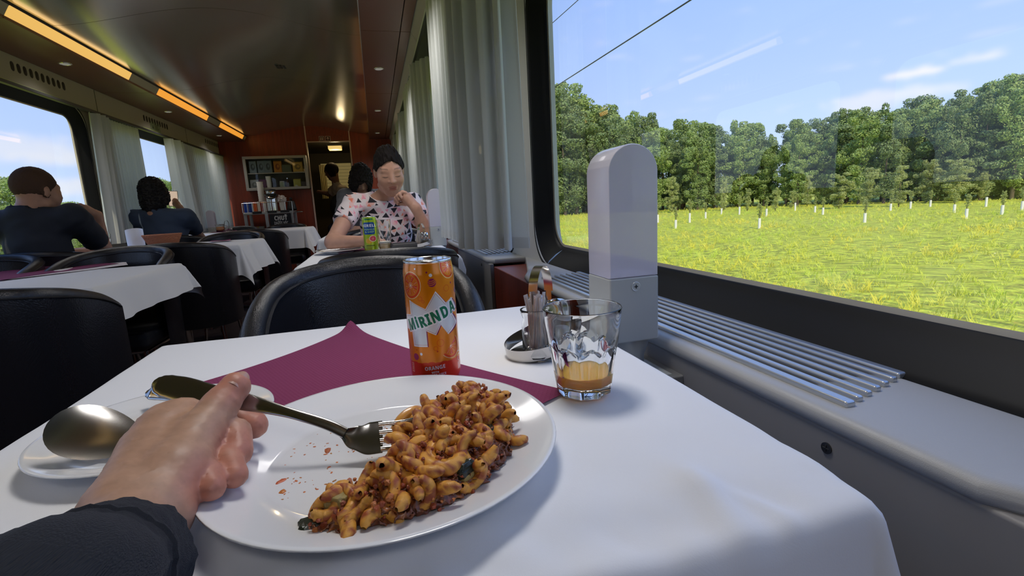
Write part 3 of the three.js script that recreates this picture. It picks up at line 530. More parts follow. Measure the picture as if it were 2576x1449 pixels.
// mound of sauce: a lumpy crescent
const spine = [[-.040, -.302, .014, .017], [-.018, -.303, .019, .022], [.006, -.308, .024, .026], [.030, -.325, .028, .030], [.050, -.352, .030, .033], [.064, -.385, .029, .030], [.070, -.418, .026, .026], [.064, -.438, .018, .018], [.022, -.362, .026, .028], [.040, -.395, .024, .024]];
const moundD = (x, y, z) => { let d = 1; for (const [sx, sz, h, r] of spine) d = smin(d, (Math.hypot((x - sx) / r, (y - PB) / h, (z - sz) / r) - 1) * Math.min(h, r) * .8, .012); return d + .0032 * noise3(x * 150, y * 150, z * 150) + .0022 * noise3(x * 340, y * 340, z * 340); };
const rimAt = (x, z) => { const r = Math.hypot(x - PX, z - PZ); return T0 + (r < .088 ? .0072 : r < .098 ? lerp(.0072, .0125, (r - .088) / .01) : lerp(.0125, .0225, (r - .098) / .04)); };
const moundH = (x, z) => { for (let y = PB + .05; y > PB; y -= .0015) if (moundD(x, y, z) < 0) return y; return -1; };
{
  const sm = M([1, 1, 1], .38, { vertexColors: true, clearcoat: .25, clearcoatRoughness: .3 });
  const g = netMesh((x, y, z) => Math.max(moundD(x, y, z), rimAt(x, z) - .0006 - y), [-.085, PB - .004, -.475], [.115, PB + .045, -.265], .0017, (x, y, z) => { const n = noise3(x * 90, y * 90, z * 90 + 4), m = noise3(x * 260, y * 260, z * 260); const k = .8 + .5 * m; return n > .25 ? [.40 * k, .13 * k, .035 * k] : [.20 * k, .055 * k, .02 * k]; });
  tagOf(mesh('minced_sauce', g, sm), 'lumpy red-brown minced sauce heaped on the dinner plate', 'sauce', null, 'stuff');
  const lump = new THREE.IcosahedronGeometry(1, 1), p = lump.attributes.position; for (let i = 0; i < p.count; i++) { const k = 1 + .35 * noise3(p.getX(i) * 1.7, p.getY(i) * 1.7, p.getZ(i) * 1.7); p.setXYZ(i, p.getX(i) * k, p.getY(i) * k, p.getZ(i) * k); } lump.computeVertexNormals();
  const N = 900, im = new THREE.InstancedMesh(lump, M([1, 1, 1], .45), N), m = new THREE.Matrix4(), q = new THREE.Quaternion(), c = new THREE.Color(); let k = 0;
  while (k < N) { const s = spine[Math.floor(rnd() * spine.length)], x = s[0] + rr(-1, 1) * s[3], z = s[1] + rr(-1, 1) * s[3], y = moundH(x, z); if (y < 0) continue; q.setFromEuler(new THREE.Euler(rr(0, 6), rr(0, 6), rr(0, 6))); const r = rr(.0007, .0021); m.compose(V(x, Math.max(y, rimAt(x, z)) + r * .3 + (rnd() < .55 ? rr(.002, .0065) : 0), z), q, V(r, r, r)); im.setMatrixAt(k, m); im.setColorAt(k, rnd() < .7 ? c.setRGB(.24 + .1 * rnd(), .065, .025) : c.setRGB(.5, .16, .04)); k++; }
  im.name = 'mince_crumbs'; im.castShadow = true; scene.add(im); tagOf(im, 'small brown mince crumbs over the heap of pasta', 'crumbs', null, 'stuff');
  const K = 150, fl = new THREE.InstancedMesh(lump, M([1, 1, 1], .4), K); k = 0;
  while (k < K) { const x = rr(-.09, .03), z = rr(-.45, -.31); if (moundH(x, z) > 0 || Math.hypot(x - PX, z - PZ) > .088) continue; const cl = noise3(x * 30, 2, z * 30); if (cl < -.1 && rnd() < .8) continue; const r = rnd() < .06 ? rr(.0018, .003) : rr(.0003, .0011); m.compose(V(x, PB - .0004, z), q.setFromAxisAngle(V(0, 1, 0), rr(0, 6)), V(r * rr(.8, 1.9), r * .35, r)); fl.setMatrixAt(k, m); fl.setColorAt(k, c.setRGB(.35 + .25 * rnd(), .10 + .08 * rnd(), .03)); k++; }
  fl.name = 'sauce_specks'; scene.add(fl); tagOf(fl, 'tiny sauce specks on the empty side of the dinner plate', 'specks', null, 'stuff');
}
{ // curled pasta pieces, each its own
  const geos = [], pm = M([1, 1, 1], .34, { vertexColors: true, clearcoat: .2, clearcoatRoughness: .3, bumpMap: uvw(grainTex, 3, 1), bumpScale: .0004 });
  for (let v = 0; v < 10; v++) {
    const arc = rr(2.0, 4.2), R = rr(.0080, .0115), rise = rr(.003, .014), r0 = rr(.0036, .0046), pts = []; for (let i = 0; i <= 7; i++) { const a = arc * (i / 7 - .5); pts.push([Math.sin(a) * R, rise * (i / 7 - .5), (1 - Math.cos(a)) * R * 1.1]); }
    const g = taperTube(pts, (t) => r0 * Math.min(1, .25 + Math.sqrt(Math.max(0, Math.sin(Math.PI * clamp(t, .001, .999)))) * .95), 10, 22), p = g.attributes.position, col = [];
    for (let i = 0; i < p.count; i++) { const x = p.getX(i), y = p.getY(i), z = p.getZ(i), n = .0006 * noise3(x * 300, y * 300, z * 300 + v * 9); p.setXYZ(i, x + n, y + n, z + n); const s = sstep(-.15, .45, noise3(x * 130 + v * 7, y * 130, z * 130) + .35 * noise3(x * 500, y * 500, z * 500 + v)); col.push(lerp(.82, .36, s), lerp(.38, .07, s), lerp(.05, .02, s)); }
    g.computeVertexNormals(); g.setAttribute('color', new THREE.Float32BufferAttribute(col, 3)); geos.push(g);
  }
  let k = 0, tries = 0; const placed = [];
  while (k < 115 && tries++ < 9000) {
    const s = spine[Math.floor(rnd() * spine.length)], x = s[0] + rr(-1.2, 1.2) * s[3], z = s[1] + rr(-1.2, 1.2) * s[3], y = moundH(x, z); if (y < PB + .003 || Math.hypot(x - PX, z - PZ) > .112) continue;
    if (placed.some((p) => Math.hypot(p[0] - x, p[1] - z) < .0074)) continue; placed.push([x, z]);
    const o = mesh('pasta_piece', geos[k % 10], pm); o.position.set(x, Math.max(y + .0015, rimAt(x, z) + .004), z); o.rotation.set(rr(-1.3, 1.3), rr(0, 6.28), rr(-1.0, 1.0)); const sc = rr(.85, 1.15); o.scale.set(sc, sc, sc);
    tagOf(o, 'curled orange pasta piece coated in sauce in the heap', 'pasta', 'pasta pieces on the dinner plate'); k++;
  }
  // the big loop standing at the fork
  const loop = mesh('pasta_piece', taperTube([[.024, PB + .024, -.408], [.014, PB + .026, -.404], [.004, PB + .023, -.398], [-.002, PB + .015, -.392], [.001, PB + .007, -.388]].map((p) => V(...p)), (t) => (.0044) * Math.min(1, .3 + Math.sqrt(Math.sin(Math.PI * clamp(t, .001, .999)))), 10, 30), M([.72, .32, .05], .34, { clearcoat: .35 })); tagOf(loop, 'long looped pasta piece standing over the fork tines', 'pasta', 'pasta pieces on the dinner plate');
  const skin = M([.020, .026, .016], .3), flesh = M([.34, .25, .08], .5);
  for (const [i, [x, z, h, sz]] of [[.058, -.425, 0, .007], [.040, -.308, .002, .0085], [.036, -.425, -.004, .007], [-.056, -.300, -.002, .009], [-.040, -.302, 0, .0085], [.068, -.350, -.004, .007], [.030, -.352, 0, .007]].entries()) {
    const y = Math.max(moundH(x, z), PB + .004), t = thing('aubergine_chunk', ['dark aubergine chunk on top of the far end of the heap', 'dark aubergine chunk on the near slope of the heap', 'dark aubergine chunk by the fork tines', 'dark aubergine chunk at the thin end of the heap', 'pale aubergine chunk next to the thin end of the heap', 'aubergine chunk on the rim side of the heap', 'aubergine chunk buried in the middle of the heap'][i], 'vegetable', [x, y + h, z], rr(0, 6));
    const g = new RoundedBoxGeometry(sz * 1.9, sz * 1.3, sz * 1.6, 4, sz * .5), p = g.attributes.position; for (let q = 0; q < p.count; q++) { const n = .0009 * noise3(p.getX(q) * 220, p.getY(q) * 220, p.getZ(q) * 220 + i); p.setXYZ(q, p.getX(q) + n, p.getY(q) + n, p.getZ(q) + n); } g.computeVertexNormals();
    mesh('skin', g, i === 4 ? flesh : skin, t); const f = mesh('flesh', new RoundedBoxGeometry(sz * 1.5, sz * .9, sz * 1.2, 3, sz * .4), flesh, t); f.position.set(0, -sz * .45, sz * .2);
  }
}
// cutlery: flat blade swept along a line with a width profile
function cutlery(pts, width, thick, n = 60, dish, roll = 0) { // pts path, width(t), dish(t) sag across
  const c = new THREE.CatmullRomCurve3(pts.map((p) => V(...p)), false, 'centripetal'); const N = 12;
  const f = (u, v) => { const P = c.getPointAt(u), T = c.getTangentAt(u), S = V(0, 1, 0).cross(T).normalize().applyAxisAngle(T, roll), U = T.clone().cross(S); const a = v * 2 * PI, w = width(u) / 2, x = Math.cos(a) * w, y = Math.sin(a) * thick(u) / 2; return P.addScaledVector(S, x).addScaledVector(U, y - (dish ? dish(u) * (1 - (x / Math.max(w, 1e-5)) ** 2) : 0)); };
  return gridG(n, 2 * N, f);
}
const A3 = (v) => [v.x, v.y, v.z];
const wprof = (list) => (t) => { for (let i = 0; i + 1 < list.length; i++) if (t <= list[i + 1][0]) { const k = (t - list[i][0]) / (list[i + 1][0] - list[i][0]); return lerp(list[i][1], list[i + 1][1], k * k * (3 - 2 * k)); } return list.at(-1)[1]; };
const steelM = M([.50, .485, .47], .17, { metalness: 1, side: THREE.DoubleSide });
{ // fork in the hand
  const t = thing('fork', 'steel dinner fork held by the hand with its tines in the pasta', 'fork');
  mesh('handle', cutlery([[-.186, .8285, -.4435], [-.178, .8255, -.4405], [-.120, .8115, -.4195], [-.075, .7985, -.402], [-.052, .7895, -.394], [-.040, .783, -.389]], wprof([[0, .004], [.012, .011], [.035, .0165], [.07, .0195], [.14, .021], [.35, .016], [.75, .008], [1, .0085]]), wprof([[0, .001], [.03, .0030], [1, .0026]]), 110, null, .8), steelM, t);
  mesh('bowl', cutlery([[-.042, .7838, -.3897], [-.034, .780, -.3865], [-.024, .778, -.384], [-.012, .7778, -.383]], wprof([[0, .0085], [.35, .019], [.7, .0262], [1, .0262]]), () => .0018, 30, () => .0022, .8), steelM, t);
  for (let i = 0; i < 4; i++) { const o = (i - 1.5) * .0068, dy = o * .70, dz = -o * .70; mesh('tine', taperTube([[-.014, .7778 + dy, -.383 + dz], [.006, .7775 + dy, -.3825 + dz], [.026, .781 + dy * .95, -.382 + dz * .95]], (q) => .0021 * (1 - .5 * q), 8, 8), steelM, t); }
}
{ // spoon turned over on the side plate, handle running under the hand
  const DD = (px, py, d) => { const r = rayOf(px, py).normalize(); return V(r.x * d, .957 + r.y * d, r.z * d); };
  const C = DD(243, 1090, .556), U = DD(318, 1112, .548).sub(DD(166, 1085, .556)).normalize(), N = V(0, .957, 0).sub(C).normalize().multiplyScalar(1).add(V(0, .42, 0)).projectOnPlane(U).normalize(), W = N.clone().cross(U);
  const t = thing('spoon', 'steel soup spoon lying tilted on the small side plate', 'spoon', [C.x, T0, C.z]), o = V(-C.x, -T0, -C.z);
  const dish = (u, v, off) => { const a = u * 2 * PI, r = v, lx = Math.cos(a) * .0345, ly = Math.sin(a) * .0225 * (1 - .22 * Math.cos(a)); return C.clone().add(o).addScaledVector(U, lx * r).addScaledVector(W, ly * r).addScaledVector(N, -.0032 * (1 - r * r) - off); };
  mesh('bowl', gridG(40, 16, (u, v) => dish(u, v, 0)), steelM, t); mesh('bowl_back', gridG(40, 16, (u, v) => dish(u, v, .0012 * (1 - v ** 6))), steelM, t);
  mesh('handle', cutlery([C.clone().addScaledVector(U, .033).addScaledVector(W, .001), DD(345, 1128, .530), DD(400, 1140, .515), DD(470, 1150, .50)].map((p) => A3(p.clone().add(o))), wprof([[0, .010], [.2, .006], [.6, .009], [.92, .014], [1, .003]]), () => .0024), steelM, t);
  const k = thing('knife', 'steel knife lying across the side plate behind the hand', 'knife');
  mesh('handle', cutlery([[-.250, .7800, -.577], [-.235, .7795, -.570], [-.19, .7770, -.545], [-.165, .7750, -.530]], wprof([[0, .004], [.03, .012], [.1, .018], [.4, .017], [1, .012]]), wprof([[0, .001], [.1, .005], [1, .004]]), 80, null, .6), steelM, k);
  mesh('blade', cutlery([[-.166, .7750, -.5305], [-.14, .7735, -.515], [-.105, .7715, -.497]], wprof([[0, .012], [.3, .016], [.8, .015], [1, .003]]), () => .0012), steelM, k);
}
// ---------------------------------------------------------------- drink can
function canGeo(r, h, neck, lidR) { // outer wall with uv up the side
  return lathe([[r * .78, .0], [r * .86, .0012], [r * .93, .006], [r, .012], [r, h - .017], [r * .985, h - .012], [lidR + .001, h - .004], [lidR + .0005, h - .0025]], 72);
}
function canThing(name, label, x, z, r, h, tex, turn, y = T0) {
  const t = thing(name, label, 'can', [x, y, z], turn), lr = r * .905;
  const g = canGeo(r, h, .01, lr), p = g.attributes.position, uv = g.attributes.uv; for (let i = 0; i < p.count; i++) uv.setY(i, p.getY(i) / h);
  mesh('body', g, M([1, 1, 1], .27, { map: tex, metalness: .35, clearcoat: .5, clearcoatRoughness: .12 }), t);
  const al = M([.80, .80, .80], .2, { metalness: 1, side: THREE.DoubleSide });
  mesh('rim', lathe([[lr + .0002, h - .0035], [lr + .0012, h - .002], [lr + .0010, h], [lr - .0008, h + .0006], [lr - .0018, h - .0005], [lr - .0022, h - .005]], 64), al, t);
  const lid = mesh('lid', lathe([[.0001, h - .0045], [lr * .78, h - .0045], [lr * .84, h - .0060], [lr * .9, h - .0062], [lr - .002, h - .0045]], 64), al, t);
  const tab = new THREE.Shape(); tab.absellipse(0, 0, .0075, .0115, 0, 6.283); const ho = new THREE.Path(); ho.absellipse(0, -.005, .0042, .004, 0, 6.283); tab.holes.push(ho);
  const tb = mesh('pull_tab', new THREE.ExtrudeGeometry(tab, { depth: .0008, bevelEnabled: true, bevelSize: .0005, bevelThickness: .0005, bevelSegments: 2 }).rotateX(-PI / 2).translate(0, h - .0032, .004), al, t); tb.rotation.y = 1.3;
  const op = mesh('opening', new THREE.CircleGeometry(.0095, 24).rotateX(-PI / 2).translate(0, h - .0043, -.010), MAT.black, t); op.scale.set(.8, 1, 1); op.rotation.y = 1.3;
  return t;
}
{
  // print of the orange can, laid out by height and angle round the can
  const W = 1536, H = 1232;
  const tex = canvasTex(W, H, (g) => {
    const P = (x, y) => { const xc = 398 + (y - 290) * .0829, r = 263 - (y - 290) * .008, a = Math.asin(clamp((x - xc) / r, -.995, .995)); return [W * (.5 + a / (2 * PI)), H * (1 - clamp((1404 - y) / 1262 + .022 + .02 * (y / 1404), 0, 1))]; };
    const poly = (pts, fill, stroke, lw) => { g.beginPath(); pts.forEach((p, i) => { const q = P(...p); i ? g.lineTo(...q) : g.moveTo(...q); }); g.closePath(); if (fill) { g.fillStyle = fill; g.fill(); } if (stroke) { g.strokeStyle = stroke; g.lineWidth = lw; g.lineJoin = 'miter'; g.stroke(); } };
    g.fillStyle = '#f08a05'; g.fillRect(0, 0, W, H);
    g.fillStyle = '#e2380c'; g.fillRect(0, H * .80, W, H);
    for (let i = 0; i < 26; i++) { const x = W * i / 26; g.fillStyle = '#e2380c'; g.beginPath(); g.ellipse(x + 20, H * .80, 40, 10 + 14 * ((i * 7) % 5) / 5, 0, 0, 7); g.fill(); }
    const orange = (x, y, r, rot, halfCut) => { const [cx, cy] = P(x, y); g.save(); g.translate(cx, cy); g.rotate(rot); g.scale(.86, 1); if (halfCut) { g.beginPath(); g.rect(-r * 1.3, 0, r * 2.6, r * 1.4); g.clip(); } g.beginPath(); g.arc(0, 0, r * 1.08, 0, 7); g.strokeStyle = '#fff3e2'; g.lineWidth = 4; g.stroke(); g.beginPath(); g.arc(0, 0, r, 0, 7); g.fillStyle = '#e8431c'; g.fill(); g.beginPath(); g.arc(0, 0, r * .86, 0, 7); g.fillStyle = '#f58a1e'; g.fill();
      for (let k = 0; k < 9; k++) { g.save(); g.rotate(k * 6.283 / 9); g.beginPath(); g.moveTo(0, r * .08); g.lineTo(-r * .2, r * .74); g.lineTo(r * .2, r * .74); g.closePath(); g.fillStyle = k % 2 ? '#e9532a' : '#f2731f'; g.fill(); g.fillStyle = '#fff'; for (const q of [.42, .56, .66]) g.fillRect(-2 + (k % 3 - 1) * r * .06, r * q, 3, 7); g.restore(); }
      g.strokeStyle = '#fff'; g.lineWidth = 3; for (let k = 0; k < 10; k++) { g.beginPath(); g.moveTo(0, 0); g.lineTo(Math.cos(k * .63) * r * .3, Math.sin(k * .63) * r * .3); g.stroke(); } g.restore(); };
    orange(222, 405, 118, .1); orange(600, 235, 112, .2); orange(620, 1040, 125, -.75, true);
    orange(-20 + 150, 760, 1, 0); // edge of print
    for (const [x, y, r, c] of [[258, 243, 8, '#fff'], [418, 310, 16, '#fff'], [378, 280, 9, '#9d2c5c'], [622, 411, 10, '#9d2c5c'], [330, 1097, 14, '#fff'], [640, 570, 7, '#fff'], [286, 1058, 6, '#b8402a'], [490, 1075, 9, '#c2481f'], [668, 500, 26, '#a13b68']]) { const [cx, cy] = P(x, y); g.fillStyle = c; g.beginPath(); g.arc(cx, cy, r, 0, 7); g.fill(); }
    { const [cx, cy] = P(432, 384); g.fillStyle = '#9d2c5c'; g.beginPath(); g.arc(cx, cy, 40, 0, 7); g.fill(); g.strokeStyle = '#f08a05'; g.lineWidth = 6; for (const o of [-22, -4, 14]) { g.beginPath(); g.arc(cx - 8, cy - 40 + o, 48, .4, 2.4); g.stroke(); } }
    g.strokeStyle = '#e0561a'; g.lineWidth = 4; for (const [x, y, r] of [[578, 455, 30], [315, 535, 20], [345, 565, 12], [520, 992, 34], [473, 1043, 20]]) { const [cx, cy] = P(x, y); g.beginPath(); g.arc(cx, cy, r, 0, 7); g.stroke(); }
    { const [cx, cy] = P(280, 1130); g.fillStyle = '#b0446a'; g.beginPath(); g.arc(cx, cy, 34, 0, 7); g.fill(); }
    const mm = [[213, 558], [372, 645], [468, 478], [572, 606], [628, 562], [676, 676], [625, 704], [684, 825], [598, 914], [520, 800], [472, 902], [372, 850], [388, 1016], [262, 1018], [240, 850], [195, 850], [180, 715], [228, 700]];
    poly(mm.map(([x, y]) => [x + 16, y + 6]), '#8e2a55'); poly(mm, '#ffffff', '#ffffff', 10); poly(mm.map(([x, y]) => [lerp(x, 430, .045), lerp(y, 750, .045)]), null, '#b05030', 3); poly(mm.map(([x, y]) => [lerp(x, 430, .06), lerp(y, 750, .06)]), '#e9eef0');
    g.textAlign = 'center'; g.textBaseline = 'middle';
    const word = [['M', 232, 800, 132], ['i', 285, 775, 122], ['R', 338, 768, 124], ['I', 398, 745, 126], ['N', 470, 722, 130], ['D', 560, 688, 134], ['A', 634, 652, 136]];
    for (const pass of [0, 1]) word.forEach(([ch, x, y, s]) => { const [cx, cy] = P(x, y); g.save(); g.translate(cx, cy); g.rotate(-.30); g.scale(.92, 1.12); g.font = `bold ${s}px sans-serif`; g.lineJoin = 'round'; if (!pass) { g.strokeStyle = '#fff'; g.lineWidth = 30; g.strokeText(ch, 0, 0); } else { g.fillStyle = '#0f7a58'; g.fillText(ch, 0, 0); g.lineWidth = 7; g.strokeStyle = '#0f7a58'; g.strokeText(ch, 0, 0); } g.restore(); });
    g.fillStyle = '#fff'; const tx = (s, x, y, sz, rot) => { const [cx, cy] = P(x, y); g.save(); g.translate(cx, cy); g.rotate(rot); g.font = `bold ${sz}px sans-serif`; g.fillText(s, 0, 0); g.restore(); };
    tx('ORANGE', 467, 1243, 50, -.07); tx('WITH', 470, 1288, 28, -.06); tx('ORANGE JUICE', 474, 1316, 30, -.06);
    { const [cx, cy] = P(712, 1200); g.strokeStyle = '#fff'; g.lineWidth = 5; g.beginPath(); g.arc(cx, cy, 34, .5, 5.6); g.stroke(); for (let i = 0; i < 6; i++) g.fillRect(cx - 34, cy + 46 + i * 12, 60 - (i % 3) * 10, 5); g.fillRect(cx - 30, cy - 66, 60, 6); }
    { const [cx, cy] = P(252, 1250); g.save(); g.translate(cx, cy); g.rotate(-1.57); g.font = 'bold 34px sans-serif'; g.strokeStyle = '#ffd9a8'; g.lineWidth = 3; g.strokeRect(-44, -20, 88, 40); g.fillStyle = '#ffd9a8'; g.fillText('330ml', 0, 0); g.restore(); }
  });
  canThing('drink_can', 'orange soda can with a white letter logo standing on the placemat', .0513, -.565, .0288, .145, tex, Math.atan2(-.0513, .565) + PI);
}
// ---------------------------------------------------------------- tumbler with juice
{
  const t = thing('tumbler', 'faceted glass tumbler with a little orange juice', 'glass', [.197, T0, -.466]);
  const H = .093, out = (y) => lerp(.0285, .0412, Math.pow(y / H, .9));
  const N = 72, rows = []; const fac = (a, y) => { const k = 9, b = ((a / (2 * PI) * k) % 1 + 1) % 1 - .5, flat = Math.cos(PI / k) / Math.cos(b * 2 * PI / k), edge = .054 - .010 * (2 * b) ** 2, m = 1 - sstep(edge - .002, edge + .002, y); return lerp(1, flat * .985, m); };
  for (const y of [0, .0015, .004, .008, .014, .02, .03, .04, .044, .047, .049, .051, .053, .055, .058, .065, .075, .085, H - .001]) rows.push([y, 0]); rows.push([H, 2]); rows.push([H - .001, 1]);
  for (const y of [.085, .07, .055, .04, .025, .0125]) rows.push([y, 1]); rows.push([.010, 3]); rows.push([.0092, 4]);
  const bot = [[0, -1]].concat(rows);
  mesh('glass_body', gridG(N, bot.length - 1, (u, v) => { const [y, k] = bot[Math.round(v * (bot.length - 1))], a = -u * 2 * PI; let r = k === -1 ? .0001 : k === 0 ? out(y) * fac(a, y) - (y < .001 ? .0015 : 0) : k === 2 ? out(H) - .0008 : k === 1 ? out(y) - lerp(.0036, .0016, sstep(.01, .06, y)) : k === 3 ? .0215 : .0001; return V(Math.cos(a) * r, Math.max(y, .0002), Math.sin(a) * r); }), MAT.glass, t);
  const jr = (y) => out(y) - lerp(.0036, .0016, sstep(.01, .06, y)) + .0003;
  mesh('juice', lathe([[.0001, .0094], [.021, .0100], [jr(.0125), .0125], [jr(.018), .018], [jr(.0225), .0225], [jr(.0225) - .003, .0221], [.0001, .0220]], 48), M([.95, .62, .09], .12, { transmission: .45, thickness: .02, ior: 1.34, attenuationColor: new THREE.Color().setRGB(1, .58, .06), attenuationDistance: .012 }), t);
}
// ---------------------------------------------------------------- condiment stand
function caddyThing(label, x, z, turn, y = T0) {
  const t = thing('condiment_stand', label, 'condiment set', [x, y, z], turn, 'condiment stands');
  const st = M([.55, .53, .51], .18, { metalness: 1, side: THREE.DoubleSide });
  const plan = (a, r) => V(Math.cos(a) * r * 1.0, 0, Math.sin(a) * r * .8);
  mesh('tray', gridG(48, 3, (u, v) => { const p = plan(u * 2 * PI, [.0001, .05, .052, .0525][Math.round(v * 3)]); p.y = [.002, .002, .001, .0002][Math.round(v * 3)]; return p; }), st, t);
  mesh('band', gridG(48, 1, (u, v) => { const a = u * 2 * PI, p = plan(a, .053 + .003 * v); p.y = .008 + .016 * v + .010 * Math.cos(a); return p; }), st, t);
  for (const a of [.5, 2.6, 4.7]) mesh('post', tubeG([plan(a, .05).setY(.001), plan(a, .0535).setY(.016)], .002, 3, 6), st, t);
  const arch = []; for (let i = 0; i <= 16; i++) { const a = PI * i / 16; arch.push([Math.cos(a) * .024, .082 + Math.sin(a) * .036, 0]); }
  const strip = gridG(24, 1, (u, v) => { const a = PI * u; return V(Math.cos(a) * .024, u === 0 || u === 1 ? .08 : .082 + Math.sin(a) * .036, (v - .5) * .013); });
  const hd = mesh('handle', merge([strip, gridG(1, 1, (u, v) => V(.024, lerp(.002, .082, u), (v - .5) * .008)), gridG(1, 1, (u, v) => V(-.024, lerp(.002, .082, u), (v - .5) * .008))]), st, t); hd.rotation.y = .5;
  return t;
}
const shakerG = { glass: lathe([[.0001, .001], [.014, .001], [.0155, .004], [.015, .04], [.0125, .05], [.0122, .0505], [.0115, .05], [.0135, .04], [.0138, .006], [.0001, .004]], 32), cap: lathe([[.0132, .046], [.0142, .047], [.0142, .062], [.0125, .068], [.006, .0705], [.0001, .071]], 32), fill: lathe([[.0001, .0045], [.0135, .0062], [.0134, .030], [.0001, .031]], 24) };
function shaker(label, x, y, z, fillCol) { const t = thing('shaker', label, 'shaker', [x, y, z], 0, 'shakers in the condiment stands'); mesh('bottle', shakerG.glass, MAT.glass, t); mesh('cap', shakerG.cap, MAT.chrome, t); mesh('contents', shakerG.fill, M(fillCol, .9), t); return t; }
function pickJar(label, x, y, z, n) {
  const t = thing('toothpick_jar', label, 'jar', [x, y, z], 0, 'toothpick jars');
  mesh('jar', lathe([[.0001, .001], [.0175, .001], [.019, .005], [.0185, .045], [.0165, .052], [.0195, .060], [.0200, .064], [.0185, .0645], [.0150, .052], [.0170, .044], [.0172, .008], [.0001, .005]], 40), MAT.glass, t);
  const pk = M([.78, .66, .55], .55, { transmission: .15, thickness: 0 }), wrap = M([.85, .80, .78], .25, { transmission: .55, thickness: 0 });
  const g = cyl(.0011, .0011, .072, 6), g2 = rbox(.0065, .078, .0006, .0002, 1);
  for (let i = 0; i < n; i++) { const a = i * 2.4, r = .0105 * Math.sqrt((i + .5) / n), tilt = .12 + .13 * rnd(); const o = new THREE.Group(); o.name = 'toothpick_sachet'; t.add(o); o.position.set(Math.cos(a) * r, .044 + rr(-.003, .004), Math.sin(a) * r); o.rotation.set(Math.sin(a) * tilt, rr(0, 3), -Math.cos(a) * tilt); const s = mesh('sachet', g2, wrap, o); mesh('toothpick', g, pk, o); }
  return t;
}
caddyThing('steel condiment stand beside the tumbler', .203, -.618, .3);
pickJar('small glass jar of wrapped toothpicks beside the tumbler', .186, T0 + .0026, -.592, 16);
shaker('glass salt shaker with chrome cap behind the tumbler', .222, T0 + .0026, -.608, [.85, .85, .85]);
shaker('glass pepper shaker with chrome cap behind the toothpick jar', .205, T0 + .0026, -.646, [.12, .10, .08]);
// ---------------------------------------------------------------- table lamps on wall brackets
function lampThing(label, x, z, y, br = true) {
  const t = thing('table_lamp', label, 'lamp', [x, y, z], 0, 'table lamps along the windows');
  const W = .079, D = .076, hb = .099, hs = .189;
  const sh = new THREE.Shape(); const w2 = W / 2 - .0015; sh.moveTo(-w2, 0); sh.lineTo(w2, 0); sh.lineTo(w2, hs - w2); sh.absarc(0, hs - w2, w2, 0, PI); sh.lineTo(-w2, 0);
  const g = new THREE.ExtrudeGeometry(sh, { depth: D - .008, bevelEnabled: true, bevelSize: .0015, bevelThickness: .004, bevelSegments: 3, curveSegments: 24 }).translate(0, hb + .002, -D / 2 + .004);
  mesh('shade', toCreasedNormals(g, .5), M([.80, .77, .85], .35, { transmission: .35, thickness: 0, clearcoat: .6, clearcoatRoughness: .04 }), t);
  mesh('base', rbox(W + .001, hb, D + .001, .0025, 3).translate(0, hb / 2, 0), MAT.plasticGrey, t);
  const sc = mesh('screw', merge([cyl(.0062, .0062, .0012, 20).rotateX(PI / 2), new THREE.TorusGeometry(.0066, .0009, 6, 20)]), MAT.alu, t); sc.position.set(.002, hb - .014, D / 2 + .0008);
  const cr = mesh('screw_slot', merge([rbox(.006, .0014, .0008, .0002, 1), rbox(.0014, .006, .0008, .0002, 1)]), MAT.black, t); cr.position.set(.002, hb - .014, D / 2 + .0015);
  mesh('stub', lathe([[.030, 0], [.028, -.012], [.022, -.03], [.021, -.055]], 32).translate(.012, 0, 0), M([.42, .42, .41], .35, { metalness: .5 }), t);
  if (br) { mesh('bracket', rbox(.105, .05, .12, .003, 2).translate(.012, -.077, .01), M([.28, .285, .29], .45, { metalness: .3 }), t); mesh('bracket_plate', rbox(.085, .003, .10, .001).translate(.006, -.0515, .012), MAT.plasticGrey, t); const s = mesh('bracket_screw', cyl(.006, .006, .002, 16).rotateX(PI / 2), MAT.steel, t); s.position.set(.045, -.075, .071); }
  return t;
}
lampThing('tall white arched table lamp standing by the large window', .3605, -.689, .737);
lampThing('white arched table lamp behind the person in the printed top', .300, -2.60, .748);
// ---------------------------------------------------------------- people
const A = (v) => [v.x, v.y, v.z];
const prim = (a, b, ra, rb, k = .02) => ({ a, b, ra, rb, k, lo: [0, 1, 2].map((i) => Math.min(a[i] - ra, b[i] - rb)), hi: [0, 1, 2].map((i) => Math.max(a[i] + ra, b[i] + rb)) });
const fieldOf = (prims) => (x, y, z) => { let d = 9; for (const p of prims) d = smin(d, p.r ? ellD(x, y, z, p.c, p.r) : capD(x, y, z, p.a, p.b, p.ra, p.rb), p.k ?? .02); return d; };
const boundsOf = (prims, m) => { const lo = [9, 9, 99], hi = [-9, -9, -99]; for (const p of prims) for (let i = 0; i < 3; i++) { const l = p.r ? p.c[i] - p.r[i] : p.lo[i], h = p.r ? p.c[i] + p.r[i] : p.hi[i]; lo[i] = Math.min(lo[i], l - m); hi[i] = Math.max(hi[i], h + m); } return [lo, hi]; };
const ell = (c, r, k = .02) => ({ c, r, k });
